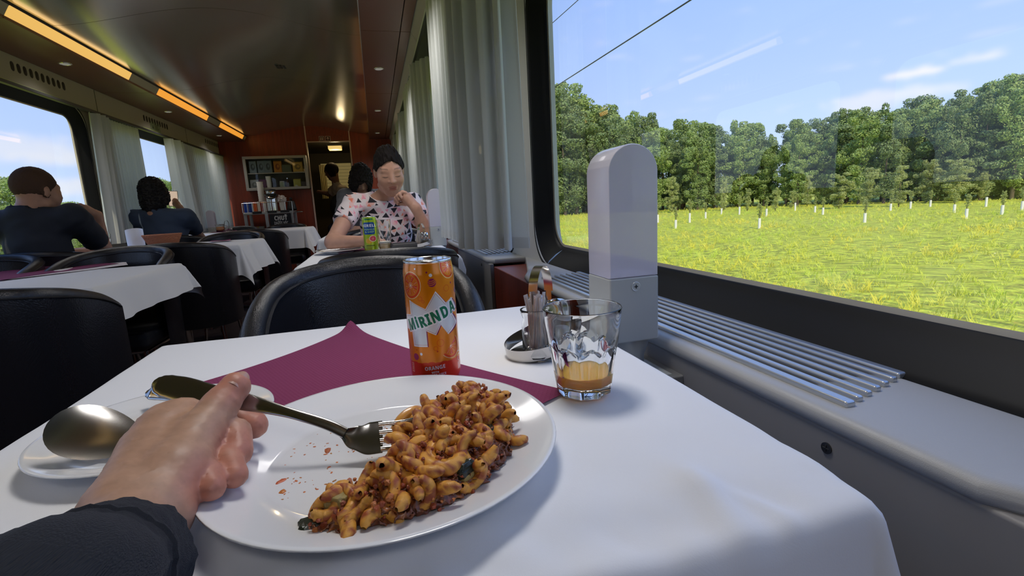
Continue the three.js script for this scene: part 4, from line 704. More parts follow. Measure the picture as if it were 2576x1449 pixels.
// head in its own axes: y up, z to the front, origin between the ears
const headPrims = (w = 1) => [ell([0, .032, -.014], [.072 * w, .090, .092], .02), ell([0, -.032, .022], [.058 * w, .080, .066], .03), prim([-.02 * w, -.094, .052], [.02 * w, -.094, .052], .017, .017, .022), prim([0, .012, .082], [0, -.026, .100], .007, .0105, .012), prim([-.010, -.029, .090], [.010, -.029, .090], .0065, .0065, .008),
  prim([-.036 * w, .024, .066], [.036 * w, .024, .066], .013, .013, .016), ell([-.031 * w, .002, .068], [.014, .0115, .013], .006), ell([.031 * w, .002, .068], [.014, .0115, .013], .006), ell([-.042 * w, -.030, .050], [.022, .026, .024], .032), ell([.042 * w, -.030, .050], [.022, .026, .024], .032),
  prim([-.019, -.0585, .079], [.019, -.0585, .079], .0058, .0058, .006), prim([-.016, -.068, .079], [.016, -.068, .079], .0068, .0068, .006), ell([-.074 * w, -.004, -.006], [.009, .029, .017], .008), ell([.074 * w, -.004, -.006], [.009, .029, .017], .008), prim([-.05 * w, -.07, .005], [0, -.095, .05], .018, .016, .02), prim([.05 * w, -.07, .005], [0, -.095, .05], .018, .016, .02)];
function headColor(skin) { return (x, y, z) => {
  const ax = Math.abs(x), n = 1 + .05 * noise3(x * 40, y * 40, z * 40), mix = (c, d, t) => c.map((v, i) => lerp(v, d[i], t)); let c = [...skin];
  if (z > .04) {
    const lip = Math.max(1 - sstep(.75, 1.15, Math.hypot(ax / .0215, (y + .0580) / .0058)), 1 - sstep(.75, 1.15, Math.hypot(ax / .0185, (y + .0682) / .0068)));
    c = mix(c, [skin[0] * .80, skin[1] * .52, skin[2] * .54], lip * .9); c = mix(c, [.12, .05, .045], .85 * (1 - sstep(.0006, .0020, Math.abs(y + .0632 - ax * ax * 3))) * (1 - sstep(.014, .019, ax)));
    const bx = (ax - .033) / .019, by = .0315 + .0035 * (1 - bx * bx); c = mix(c, [.10, .06, .045], .75 * (1 - sstep(.0012, .0042, Math.abs(y - by))) * (1 - sstep(.8, 1.05, Math.abs(bx))) * (.8 + .2 * noise3(x * 500, y * 200, z)));
    const ex = (ax - .031) / .0145, ey = -.0040 - .0022 * (1 - ex * ex); c = mix(c, [.06, .04, .035], .9 * (1 - sstep(.0008, .0026, Math.abs(y - ey))) * (1 - sstep(.85, 1.1, Math.abs(ex)))); c = mix(c, skin.map((v) => v * .72), .6 * (1 - sstep(.0005, .0022, Math.abs(y - .0085 + .002 * ex * ex))) * (1 - sstep(.8, 1.1, Math.abs(ex))));  // lash line, and lid crease shading painted into the skin colour
    c = mix(c, [.10, .05, .04], .7 * (1 - sstep(.0018, .0034, Math.hypot(ax - .0065, (y + .0345) * .9))));
  }
  return c.map((v) => v * n); }; }
function figure(name, label, o) {
  const root = thing(name, label, 'person', o.base ?? [0, 0, 0]); const b = root.position.toArray(); const L = (p) => [p[0] - b[0], p[1] - b[1], p[2] - b[2]];
  const skin = o.skin ?? [.50, .27, .19];
  const { neck, shL, shR, hip } = o, mid = (p, q, t = .5) => p.map((v, i) => lerp(v, q[i], t)), chest = mid(mid(shL, shR), hip, .32);
  const w = Math.abs(shR[0] - shL[0]) || .4;
  const torso = [prim(shL, shR, o.shR_ ?? .055, o.shR_ ?? .055, .05), ell(chest, [w * .46, .17, .115], .06), ell(mid(chest, hip, .6), [w * .40, .16, .11], .06), ell(hip, [w * .44, .12, .13], .06), prim(mid(shL, shR), neck, .075, .052, .05)];
  const limbs = []; for (const a of o.arms) { limbs.push(prim(a.sh, a.el, .050, .038, .03), prim(a.el, a.wr, .038, .026, .02)); }
  for (const s of [-1, 1]) { const h = [hip[0] + s * .09, hip[1] - .03, hip[2]], kn = [h[0], .48, h[2] + .36 * o.face], ft = [h[0], .08, kn[2] + .02 * o.face]; limbs.push(prim(h, kn, .08, .06, .04), prim(kn, ft, .055, .04, .03), prim(ft, [ft[0], .06, ft[2] + .14 * o.face], .04, .035, .03)); }
  const hands = []; for (const a of o.arms) if (a.fingers) { hands.push(prim(a.wr, a.palm, .024, .030, .02)); for (const f of a.fingers) for (let i = 0; i + 1 < f.length; i++) hands.push(prim(f[i], f[i + 1], .0095 - .001 * i, .0088 - .001 * i, .006)); }
  const inner = torso.map((p) => p.r ? ell(p.c, p.r.map((v) => v - .01), p.k) : prim(p.a, p.b, p.ra - .01, p.rb - .01, p.k));
  const P = [...inner, ...limbs, ...hands]; const f = fieldOf(P), [lo, hi] = boundsOf(P, .03);
  const col = (x, y, z) => { const n = 1 + .08 * noise3(x * 30, y * 30, z * 30); return skin.map((v) => v * n); };
  const R = new THREE.Matrix4().makeRotationFromEuler(new THREE.Euler(o.pitch ?? 0, o.yaw ?? 0, o.roll ?? 0, 'YXZ')), mat = R.clone().setPosition(...o.head), hp = headPrims(o.headW), hf = fieldOf(hp), sc = o.headScale ?? 1;
  const invR = R.clone().invert(), v3 = new THREE.Vector3(), neckL = v3.set(neck[0] - o.head[0], neck[1] - o.head[1], neck[2] - o.head[2]).applyMatrix4(invR).multiplyScalar(1 / sc).toArray();
  const hp2 = [...hp, prim([0, -.05, -.03], [neckL[0], neckL[1] - .03, neckL[2]], o.neckR ?? .052, (o.neckR ?? .052) + .004, o.neckR ? .012 : .03)], hf2 = fieldOf(hp2), [hlo, hhi] = boundsOf(hp2, .012);
  const hg = netMesh(hf2, hlo, hhi, o.headCell ?? .0042, headColor(skin)); hg.applyMatrix4(new THREE.Matrix4().makeScale(sc, sc, sc)); hg.applyMatrix4(mat);
  const bg = netMesh(f, lo, hi, .0125, col), gs = [bg, hg];
  if (hands.length) { const [a, c] = boundsOf(hands, .012); gs.push(netMesh(fieldOf(hands), a, c, .0042, col)); }
  const bodyG = mergeGeometries(gs, false).translate(-b[0], -b[1], -b[2]);
  mesh('body', bodyG, M([1, 1, 1], .5, { vertexColors: true }), root);
  // clothes
  const tops = [...torso]; for (const a of o.arms) tops.push(prim(a.sh, mid(a.sh, a.el, o.sleeve ?? .6), o.slR ?? .062, o.slR ?? .058, .04));
  const tf = fieldOf(tops), [tl, th] = boundsOf(tops, .03);
  const nc = o.collar ?? [neck[0], neck[1] + .01, neck[2] + .03 * o.face], nr = o.collarR ?? .085;
  const cut = (x, y, z) => { let d = tf(x, y, z) - .006 - .004 * noise3(x * 9, y * 14, z * 9); d = Math.max(d, nr - Math.hypot(x - nc[0], (y - nc[1]) * (o.collarFlat ?? 1.1), z - nc[2])); for (const a of o.arms) { const e = a.el, s = a.sh, dx = e.map((v, i) => v - s[i]), l = Math.hypot(...dx), t = ((x - s[0]) * dx[0] + (y - s[1]) * dx[1] + (z - s[2]) * dx[2]) / l; const near = capD(x, y, z, s, e, .10, .09); if (near < 0 && t > .05) { const c2 = t - l * (o.sleeve ?? .6); const tor = fieldOf(torso)(x, y, z); if (tor > -.01) d = Math.max(d, c2); } } return d; };
  mesh('shirt', netMesh(cut, tl, th, .0095).translate(-b[0], -b[1], -b[2]), o.shirt, root).material.side = THREE.DoubleSide;
  const leg = limbs.slice(o.arms.length * 2).filter((_, i) => i % 3 < 2).map((p) => prim(p.a, p.b, p.ra + .012, p.rb + .012, .04)).concat([ell(hip, [w * .46, .13, .145], .05)]); const [pl, ph] = boundsOf(leg, .02);
  mesh('trousers', netMesh(fieldOf(leg), pl, ph, .016).translate(-b[0], -b[1], -b[2]), M([.03, .035, .05], .85), root);
  // hair from the head field
  if (o.hair) { const hfld = (x, y, z) => o.hair(x, y, z, hf(x, y, z)); const hb = o.hairBox ?? [[-.12, -.16, -.15], [.12, .16, .13]]; const g = netMesh(hfld, hb[0], hb[1], o.headCell ? .0034 : .0042); g.applyMatrix4(new THREE.Matrix4().makeScale(sc, sc, sc)); g.applyMatrix4(mat); mesh('hair', g.translate(-b[0], -b[1], -b[2]), o.hairMat ?? M([.011, .008, .007], .75, { specularIntensity: .35 }), root); }
  return root;
}
// fingers of a loosely closed hand: from the palm forward along dir, curling towards curl
function fist(palm, dir, side, curl, s = 1) { const q = (a, b, c) => [0, 1, 2].map((i) => palm[i] + dir[i] * a * s + side[i] * b * s + curl[i] * c * s); const out = []; for (let i = 0; i < 4; i++) { const o = (i - 1.5) * .019, l = [.9, 1, .95, .8][i]; out.push([q(.02, o, 0), q(.05 * l, o, .006), q(.062 * l, o, .03), q(.042 * l, o, .044)]); } out.push([q(-.01, -.032, .01), q(.025, -.040, .022), q(.048, -.030, .032)]); return out; }
{ // person in the printed top across the table, head bowed, hand at the chin
  const tri = canvasTex(1024, 1024, (g) => {
    g.fillStyle = '#e9dcdc'; g.fillRect(0, 0, 1024, 1024);
    for (let i = 0; i < 260; i++) { g.globalAlpha = .55; g.fillStyle = ['#f2b3ad', '#f6a58c', '#eec3cc', '#f4b9c4'][i % 4]; const x = rnd() * 1024, y = rnd() * 1024; g.beginPath(); g.ellipse(x, y, rr(14, 34), rr(10, 26), rnd() * 3, 0, 7); g.fill(); }
    g.globalAlpha = 1; const T = (x, y, s, c, r) => { g.save(); g.translate(x, y); g.rotate(r); g.fillStyle = c; g.beginPath(); g.moveTo(0, -s * .8); g.lineTo(s, s * .6); g.lineTo(-s, s * .6); g.fill(); g.restore(); };
    for (let j = 0; j < 18; j++) for (let i = 0; i < 16; i++) { const x = (i + .5 * (j % 2) + rr(-.2, .2)) * 66, y = j * 58 + rr(-12, 12), k = rnd(); T(x, y, k < .5 ? rr(26, 42) : rr(14, 26), k < .55 ? '#26242a' : k < .8 ? '#f08a70' : '#ee9fb0', (rnd() < .6 ? 0 : PI) + rr(-.25, .25)); }
  }); tri.wrapS = tri.wrapT = THREE.RepeatWrapping; tri.repeat.set(1.75, 1.75);
  const hd = [.090, 1.150, -2.80], wl = [.205, .945, -2.64], pl = [.165, 1.000, -2.665], wr = [-.06, .800, -2.55], pr = [-.02, .795, -2.53];
  figure('person', 'person with dark pulled-back hair in a triangle-print top looking down at the table', { base: [.06, 0, -2.95], face: 1, headCell: .0027, neckR: .043, shR_: .043, slR: .051, head: hd, pitch: .36, yaw: .10, roll: .05, headScale: 1.05, headW: .92, skin: [.56, .305, .21], neck: [.07, 1.05, -2.875], shL: [-.10, .992, -2.90], shR: [.195, .980, -2.89], hip: [.055, .52, -3.02],
    arms: [{ sh: [-.115, .985, -2.895], el: [-.225, .798, -2.66], wr, palm: pr, fingers: fist(pr, [.9, 0, .3], [.3, 0, -.9], [0, -.4, .3]) }, { sh: [.210, .965, -2.880], el: [.262, .797, -2.66], wr: wl, palm: pl, fingers: fist(pl, [-.75, .5, -.2], [.3, .6, .7], [-.3, -.7, .3]) }],
    sleeve: .52, collar: [.065, 1.085, -2.83], collarR: .125, collarFlat: 1.35, shirt: M([1, 1, 1], .8, { map: tri }),
    hair: (x, y, z, d) => { const n = .004 * noise3(x * 50, y * 22, z * 22) + .0035 * noise3(x * 190, y * 26, z * 26); let h = d - .0045 - n * .8; h = Math.max(h, (z * .95 - .006 + .005 * noise3(x * 70, 3, 1) + .10 * Math.max(0, Math.abs(x) - .03) * -1 - .012 * Math.exp(-((x / .02) ** 2)) * 0 - y) * .7); h = Math.max(h, -(ellD(x, y, z, [0, -.02, .085], [.062, .092, .075]))); h = Math.max(h, -(ellD(x, y, z, [.080, -.012, .004], [.020, .030, .022]))); h = Math.max(h, -(ellD(x, y, z, [-.080, -.012, .004], [.020, .030, .022]))); h = Math.max(h, -.085 - y); return smin(h, ellD(x, y, z, [0, -.03, -.100], [.032, .034, .03]), .02); } });
}
{ // short-haired person in a black tee across the aisle, seen from behind
  const el = A(onZ(262, 628, -3.50)), wr = [-1.565, 1.0, -3.44], pl = [-1.60, 1.035, -3.40], sh = [-1.555, 1.0, -3.18];
  figure('person', 'person with cropped brown hair and a black tee resting the chin on one hand', { base: [-1.735, 0, -3.2], face: -1, head: [-1.700, 1.135, -3.20], pitch: .06, yaw: 2.6, roll: 0, headScale: 1.02, skin: [.46, .24, .16], neck: [-1.745, 1.03, -3.14], shL: [-1.875, .985, -3.15], shR: [-1.585, .99, -3.17], hip: [-1.72, .52, -3.18],
    arms: [{ sh, el, wr, palm: pl, fingers: fist(pl, [-.5, .6, .4], [.6, .3, .4], [-.3, -.6, .4]) }, { sh: [-1.88, .97, -3.15], el: [-1.86, .79, -3.46], wr: [-1.72, .785, -3.62], palm: [-1.68, .785, -3.66], fingers: fist([-1.68, .785, -3.66], [.6, 0, -.7], [.7, 0, .6], [0, -.3, 0]) }],
    sleeve: .72, collarR: .075, shirt: M([.016, .020, .032], .85),
    hair: (x, y, z, d) => Math.max(d - .0028 - .0016 * noise3(x * 120, y * 120, z * 120) + .003 * sstep(.01, -.06, y), -(ellD(x, y, z, [0, -.045, .075], [.07, .105, .085])), -(y + .058 + z * .15), z > .012 ? (z - .012) * .9 - .004 - y : -1, -(ellD(x, y, z, [.078, -.004, -.004], [.014, .027, .016])), -(ellD(x, y, z, [-.078, -.004, -.004], [.014, .027, .016]))), hairMat: M([.085, .05, .036], .9, { specularIntensity: .2 }) });
}
{ // long-haired person in a blue tee looking at a phone
  const ph = A(onZ(437, 507, -5.02)), el = A(onZ(508, 603, -5.16)), wr = [ph[0] + .05, ph[1] - .06, ph[2] + .03], pl = [ph[0] + .02, ph[1] - .02, ph[2] + .01];
  figure('person', 'person with wavy black collar-length hair and a blue tee holding up a phone', { base: [-1.70, 0, -4.8], face: -1, head: [-1.735, 1.165, -4.74], pitch: .05, yaw: 2.75, headScale: 1.02, skin: [.44, .23, .15], neck: [-1.745, 1.04, -4.70], shL: [-1.90, .985, -4.72], shR: [-1.545, .975, -4.74], hip: [-1.70, .52, -4.80],
    arms: [{ sh: [-1.53, .965, -4.75], el, wr, palm: pl, fingers: fist(pl, [-.1, .8, .1], [.7, .1, .3], [-.3, .1, -.6], .8) }, { sh: [-1.90, .965, -4.73], el: [-1.86, .79, -5.04], wr: [-1.75, .85, -5.06], palm: [-1.72, .88, -5.08], fingers: fist([-1.72, .88, -5.08], [.6, .3, -.4], [.2, .6, .4], [0, -.4, 0]) }],
    sleeve: .52, collarR: .075, shirt: M([.040, .060, .105], .9),
    hairBox: [[-.15, -.20, -.17], [.15, .17, .13]], hair: (x, y, z, d) => { const n = .006 * noise3(x * 40, y * 16 + 3 * Math.sin(y * 60), z * 40) + .003 * noise3(x * 110, y * 40, z * 110); let h = smin(d - .013, ellD(x, y, z, [0, -.065, -.040], [.080, .105, .070]), .03) + n; h = Math.max(h, -(ellD(x, y, z, [0, -.05, .09], [.066, .12, .085]))); return Math.max(h, -(y + .155)); }, hairMat: M([.009, .008, .010], .55, { specularIntensity: .5 }) });
  const t = thing('smartphone', 'smartphone with a pale screen held up by the long-haired person', 'phone', [ph[0], ph[1] + .025, ph[2]], .35);
  mesh('case', rbox(.074, .135, .009, .008, 3), MAT.black, t); mesh('screen', rbox(.066, .126, .001, .0004, 1).translate(0, 0, .0048), M([.6, .5, .4], .2, { emissive: new THREE.Color().setRGB(.62, .46, .34), emissiveIntensity: .8 }), t); t.rotation.z = -.06;
}
{ // waiter beyond the doorway and a dark-haired guest behind
  const z = -8.15, p = (px, py, dz = 0) => A(onZ(px, py, z + dz));
  const wr = p(800, 482, -.1), pl = p(792, 474, -.12);
  figure('person', 'waiter in a pale shirt and black waistcoat reaching across in the corridor', { base: [p(848, 500)[0], 0, z], face: -1, head: p(834, 432), pitch: .25, yaw: -1.2, skin: [.20, .105, .07], neck: p(843, 458, .02), shL: p(838, 476, -.1), shR: p(866, 478, .12), hip: p(855, 570, .05),
    arms: [{ sh: p(842, 478, -.05), el: p(828, 488, -.08), wr, palm: pl }, { sh: p(858, 478, .12), el: p(866, 505, .1), wr: p(850, 525, .05), palm: p(845, 528) }],
    sleeve: .8, shirt: M([.42, .37, .30], .9), hair: (x, y, z2, d) => Math.max(d - .010, -(ellD(x, y, z2, [0, -.055, .09], [.07, .10, .07])), -(y + .075)) });
  const q = p(858, 520, .12), vt = scene.children.at(-1); const vest = netMesh(fieldOf([ell([q[0], q[1], q[2]], [.16, .20, .14], .03), ell([q[0] + .03, q[1] - .25, q[2]], [.17, .2, .15], .05)]), [q[0] - .25, q[1] - .5, q[2] - .2], [q[0] + .25, q[1] + .25, q[2] + .2], .016); mesh('waistcoat', vest.translate(-vt.position.x, -vt.position.y, -vt.position.z), MAT.black, vt);
  const z2 = -4.86, r = (px, py, dz = 0) => A(onZ(px, py, z2 + dz));
  figure('person', 'dark-haired guest half hidden behind the person in the printed top', { base: [r(905, 500)[0], 0, z2], face: 1, head: r(908, 452), pitch: .75, yaw: .2, skin: [.34, .19, .13], neck: r(910, 478, -.05), shL: r(866, 492, -.05), shR: r(965, 492, -.05), hip: [r(905, 500)[0], .52, z2 - .1],
    arms: [{ sh: r(868, 495, -.05), el: [r(868, 495)[0] - .05, .79, -4.52], wr: [r(905, 500)[0] - .02, .79, -4.45], palm: [r(905, 500)[0], .79, -4.43] }, { sh: r(962, 495, -.05), el: [r(962, 495)[0] + .03, .79, -4.52], wr: [r(905, 500)[0] + .1, .79, -4.42], palm: [r(905, 500)[0] + .08, .79, -4.40] }],
    sleeve: .95, shirt: M([.10, .10, .11], .9), hairBox: [[-.15, -.24, -.17], [.15, .17, .13]], hair: (x, y, z3, d) => { let h = smin(d - .022, ellD(x, y, z3, [0, -.08, -.02], [.095, .13, .085]), .03) + .008 * noise3(x * 34, y * 34, z3 * 34); return Math.max(h, -(ellD(x, y, z3, [0, -.06, .095], [.05, .11, .07]))); } });
}
// ---------------------------------------------------------------- the diner's own hand with the fork
{
  const D = (px, py, d) => { const r = rayOf(px, py).normalize(); return [r.x * d, .957 + r.y * d, r.z * d]; };
  const H = [];
  const chain = (pts, rad, k = .006) => { for (let i = 0; i + 1 < pts.length; i++) H.push(prim(pts[i], pts[i + 1], rad[i], rad[i + 1], k)); };
  const wrist = D(372, 1308, .398), wrist2 = D(306, 1286, .404);
  const mcp = [D(468, 1046, .470), D(412, 1056, .468), D(376, 1094, .461), D(350, 1140, .450)];
  H.push(prim(wrist2, wrist, .017, .019, .012), prim(D(338, 1300, .40), D(268, 1425, .358), .024, .026, .012));
  mcp.forEach((m, i) => H.push(prim(i < 2 ? wrist : wrist2, m, .0170, [.0125, .0125, .0120, .0110][i], .012)));
  H.push(prim(mcp[0], mcp[3], .0105, .0095, .010), prim(D(395, 1180, .43), D(420, 1090, .455), .017, .014, .012));
  // thumb: heel of the palm, two joints, pad on the fork handle
  chain([D(398, 1290, .394), D(448, 1185, .412), D(498, 1096, .434), D(552, 1022, .448), D(590, 976, .4535)], [.0175, .0185, .0148, .0122, .0105], .008);
  H.push(ell(D(592, 972, .453), [.0106, .0108, .0106], .004));
  // index, middle, ring, little
  chain([mcp[0], D(548, 1046, .484), D(600, 1056, .478), D(638, 1070, .472)], [.0125, .0108, .0108, .0112], .0015);
  chain([mcp[1], D(536, 1078, .464), D(592, 1090, .446), D(598, 1138, .432)], [.0125, .0108, .0114, .0106], .0015);
  chain([mcp[2], D(536, 1132, .446), D(576, 1156, .424), D(590, 1196, .410)], [.0120, .0098, .0092, .0088], .0015);
  chain([mcp[3], D(498, 1172, .426), D(522, 1192, .408), D(533, 1226, .398)], [.0110, .0092, .0090, .0086], .0015);
  // creases across the thumb joint and the web
  const f0 = fieldOf(H), cre = [[D(552, 1022, .448), D(590, 976, .4535)], [D(498, 1096, .434), D(552, 1022, .448)]];
  const f = (x, y, z) => { let d = f0(x, y, z) + .00045 * noise3(x * 260, y * 260, z * 260); for (const [a, b] of cre) { const l = Math.hypot(b[0] - a[0], b[1] - a[1], b[2] - a[2]), t = ((x - a[0]) * (b[0] - a[0]) + (y - a[1]) * (b[1] - a[1]) + (z - a[2]) * (b[2] - a[2])) / l; for (const o of [-.003, .0005, .004]) d += .0005 * Math.exp(-(((t - o) / .0009) ** 2)); } return d; };
  const [lo, hi] = boundsOf(H, .008), tips = [D(638, 1070, .472), D(598, 1138, .432), D(590, 1196, .410), D(533, 1226, .398), D(590, 976, .4535)];
  const g = netMesh(f, lo, hi, .0022, (x, y, z) => { const n = 1 + .10 * noise3(x * 70, y * 70, z * 70) + .06 * noise3(x * 400, y * 400, z * 400); let r = 0; for (const t of tips) r = Math.max(r, 1 - sstep(.008, .034, Math.hypot(x - t[0], y - t[1], z - t[2]))); return [lerp(.43, .47, r) * n, lerp(.245, .185, r) * n, lerp(.155, .120, r) * n]; });
  const t = thing('person', 'hand of a diner in a dark fleece sleeve pressing a thumb on the fork', 'person', [wrist[0], T0, wrist[2]]);
  const off = [-wrist[0], -T0, -wrist[2]];
  mesh('body', g.translate(...off), M([1, 1, 1], .48, { vertexColors: true, sheen: 0 }), t);
  const nail = (p, nrm, dir, s, name) => { const o = mesh(name, gridG(14, 10, (u, v) => { const a = (u - .5) * 2, b = (v - .5) * 2, e = Math.sqrt(Math.max(0, 1 - Math.max(0, b) ** 2 * .6)); return V(a * s * .85 * e, -.35 * s * a * a - .10 * s * b * b, b * s * 1.05); }), M([.48, .28, .21], .25, { clearcoat: .4, side: THREE.DoubleSide }), t); const Y = V(...nrm).normalize(), Zv = V(...dir).projectOnPlane(Y).normalize(), X = Y.clone().cross(Zv); o.matrixAutoUpdate = true; o.setRotationFromMatrix(new THREE.Matrix4().makeBasis(X, Y, Zv)); o.position.set(p[0] + off[0] + Y.x * s * 1.44, p[1] + off[1] + Y.y * s * 1.44, p[2] + off[2] + Y.z * s * 1.44); };
  { const p = D(590, 976, .4535), q = D(552, 1022, .448), tow = [-p[0], .957 - p[1], -p[2]]; nail([lerp(p[0], q[0], -.10), lerp(p[1], q[1], -.10), lerp(p[2], q[2], -.10)], [tow[0] * 1 + .16, tow[1] + .30, tow[2] * .6], [p[0] - q[0], p[1] - q[1], p[2] - q[2]], .0076, 'thumb_nail'); }
  // sleeve: fleece tube with a thick turned cuff, open at the wrist
  const fle = dataTex(256, 256, (x, y) => .5 + .55 * tor(x, y, 22, 3, 4)), S0 = V(...D(308, 1420, .372)), S1 = V(...D(225, 1470, .340)), S2 = V(...D(-60, 1700, .26)), S3 = V(-.27, .70, .10);
  const ax = new THREE.CatmullRomCurve3([S0, S1, S2, S3], false, 'centripetal');
  const prof = [[.01, .026], [.0, .030], [.002, .0345], [.01, .0365], [.06, .0375], [.12, .0385], [.125, .0365], [.15, .0358], [.25, .0385], [.5, .043], [1, .052]];
  const sg = gridG(64, 60, (u, v) => { const q = v * (prof.length - 1), i = Math.min(prof.length - 2, Math.floor(q)), k = q - i, tt = lerp(prof[i][0], prof[i + 1][0], k), r = lerp(prof[i][1], prof[i + 1][1], k), P = ax.getPointAt(clamp(tt, 0, 1)), T = ax.getTangentAt(clamp(tt, 0, 1)), S = V(0, 1, 0).cross(T).normalize(), U = T.clone().cross(S), a = u * 2 * PI; const rr_ = r * (1 + .035 * noise3(Math.cos(a) * 2 + 4, Math.sin(a) * 2, tt * 5)) + .0009 * noise3(Math.cos(a) * 26, Math.sin(a) * 26, tt * 60); return P.addScaledVector(S, Math.cos(a) * rr_).addScaledVector(U, Math.sin(a) * rr_ * .92); }, (u, v) => [u * .3, v * .3]);
  mesh('sleeve', sg.translate(...off), M([.010, .012, .018], .95, { side: THREE.DoubleSide, sheen: 1, sheenRoughness: .6, sheenColor: new THREE.Color().setRGB(.03, .035, .05), bumpMap: uvw(fle, 12), bumpScale: .0016 }), t);
}
// ---------------------------------------------------------------- the second window-side table
{
  const tex = canvasTex(1024, 1024, (g, W, H) => {
    g.fillStyle = '#a8c81e'; g.fillRect(0, 0, W, H); g.fillStyle = '#c9dc3a'; for (let i = 0; i < 60; i++) { g.beginPath(); g.arc(rnd() * W, rnd() * H, rr(3, 9), 0, 7); g.fill(); }
    for (const cx of [W * .40, W * .90]) {
      g.fillStyle = '#1b4f9c'; g.beginPath(); g.roundRect(cx - 150, H * .16, 270, H * .34, 40); g.fill(); g.fillStyle = '#2f7a3a'; g.fillRect(cx - 110, H * .05, 200, H * .05);
      g.fillStyle = '#fff'; g.textAlign = 'center'; g.font = 'bold 110px sans-serif'; g.fillText('BIRELL', cx - 10, H * .29); g.fillStyle = '#9ed0a0'; g.font = 'bold 62px sans-serif'; g.fillText('POMELO', cx - 10, H * .38); g.fillText('& GREP', cx - 10, H * .45);
      g.fillStyle = '#e8b63a'; g.beginPath(); g.arc(cx - 40, H * .68, 80, 0, 7); g.fill(); g.fillStyle = '#f3e6c8'; g.beginPath(); g.arc(cx + 60, H * .62, 92, 0, 7); g.fill(); g.fillStyle = '#d8434c'; g.beginPath(); g.arc(cx + 60, H * .62, 76, 0, 7); g.fill(); g.strokeStyle = '#f0a0a0'; g.lineWidth = 5; for (let k = 0; k < 8; k++) { g.beginPath(); g.moveTo(cx + 60, H * .62); g.lineTo(cx + 60 + Math.cos(k * .785) * 74, H * .62 + Math.sin(k * .785) * 74); g.stroke(); }
      g.fillStyle = '#2b4a1a'; g.fillRect(cx - 120, H * .80, 200, 22); for (let k = 0; k < 4; k++) g.fillRect(cx - 120, H * .84 + k * 22, 170 - k * 12, 8);
    }
  });
  const c = onY(936, 633, T0); canThing('drink_can', 'tall lime green drink can with a blue panel on the second table', c.x, c.z, .033, .168, tex, 0.62 + PI);
  const gp = onY(971, 633, T0), t = thing('beer_glass', 'tall glass with an inch of foamy pale drink on the second table', 'glass', [gp.x, T0, gp.z]);
  mesh('glass_body', lathe([[.0001, .0005], [.027, .0005], [.0285, .003], [.0285, .05], [.031, .07], [.0335, .150], [.0325, .1505], [.0295, .07], [.0265, .05], [.0262, .012], [.0001, .010]], 40), MAT.glass, t);
  mesh('drink', lathe([[.0001, .0105], [.0263, .0124], [.0264, .040], [.0001, .040]], 32), M([.75, .55, .28], .2, { transmission: .4, thickness: .02 }), t); mesh('foam', lathe([[.0001, .0402], [.0264, .0402], [.0266, .048], [.0001, .047]], 32), M([.85, .82, .74], .9), t);
  const w = onY(1016, 630, T0), wt = thing('glasses_case', 'black soft case lying beside the beer glass', 'case', [w.x, T0 + .020, w.z], .1); mesh('case_body', rbox(.125, .036, .07, .015, 4), M([.02, .018, .02], .6), wt); mesh('zip', rbox(.118, .003, .0715, .001, 1).translate(0, .004, 0), MAT.darkGrey, wt);
  const cp = onY(1063, 620, T0); caddyThing('steel condiment stand on the second table', cp.x, cp.z, .4); pickJar('small glass jar of wrapped toothpicks on the second table', cp.x - .018, T0 + .0026, cp.z + .020, 7); shaker('glass pepper shaker on the second table', cp.x + .018, T0 + .0026, cp.z + .018, [.25, .2, .14]); shaker('glass salt shaker on the second table', cp.x + .004, T0 + .0026, cp.z - .024, [.85, .85, .85]);
  const pp = onY(850, 636, T0); plateThing('white plate with used cutlery on the second table', pp.x + .01, pp.z, .115, .016, .075);
  const fk = thing('fork', 'steel fork resting on the plate of the second table', 'fork', [pp.x, T0 + .018, pp.z], .25); mesh('handle', cutlery([[-.10, .004, .0], [-.02, .003, .004], [.035, .0, .002]], wprof([[0, .003], [.1, .018], [.7, .008], [1, .009]]), () => .003), steelM, fk); mesh('head', cutlery([[.033, 0, .002], [.055, -.003, .002], [.075, -.002, .002]], wprof([[0, .009], [.4, .022], [1, .020]]), () => .002), steelM, fk);
  const kn = thing('knife', 'steel knife resting on the plate of the second table', 'knife', [pp.x + .01, T0 + .018, pp.z + .03], .35); mesh('handle', cutlery([[-.10, .003, 0], [.0, .003, 0]], wprof([[0, .003], [.1, .016], [1, .013]]), () => .005), steelM, kn); mesh('blade', cutlery([[.0, .003, 0], [.09, .002, 0]], wprof([[0, .012], [.3, .018], [1, .003]]), () => .0015), steelM, kn);
  const quad = (P, label, name, m, lift) => quadW(P.map(([x, y]) => { const p = onY(x, y, T0); return [p.x, p.z]; }), label, name, m, lift);
  const quadW = (P, label, name, m, lift = .001, ty = T0) => { const q = P.map(([x, z]) => V(x, ty, z)); tagOf(mesh(name, gridG(14, 10, (u, v) => { const p = q[0].clone().lerp(q[1], u).lerp(q[3].clone().lerp(q[2], u), v); p.y = ty + lift + .004 * Math.exp(-((u - 1) ** 2 + v * v) / .03) + .0008 * Math.sin(u * 8); return p; }), m), label, name === 'placemat' ? 'placemat' : 'napkin'); };
  quad([[830, 632], [905, 622], [960, 644], [880, 649]], 'maroon paper placemat beside the lime green can', 'placemat', MAT.maroon);
  quad([[-30, 688], [205, 661], [300, 664], [-10, 708]], 'long maroon napkin on the bare-set table across the aisle', 'placemat', MAT.maroon, .002);
  quad([[190, 662], [318, 662], [322, 667], [20, 704]], 'white paper napkin edge beside the long maroon napkin', 'paper_napkin', M([.78, .70, .68], .9, { side: THREE.DoubleSide }), .0008);
  quadW([[-1.72, -3.86], [-1.58, -3.93], [-1.50, -3.80], [-1.64, -3.74]], 'maroon napkin in front of the bread basket', 'placemat', MAT.maroon, .001, LY[1] + .0025);
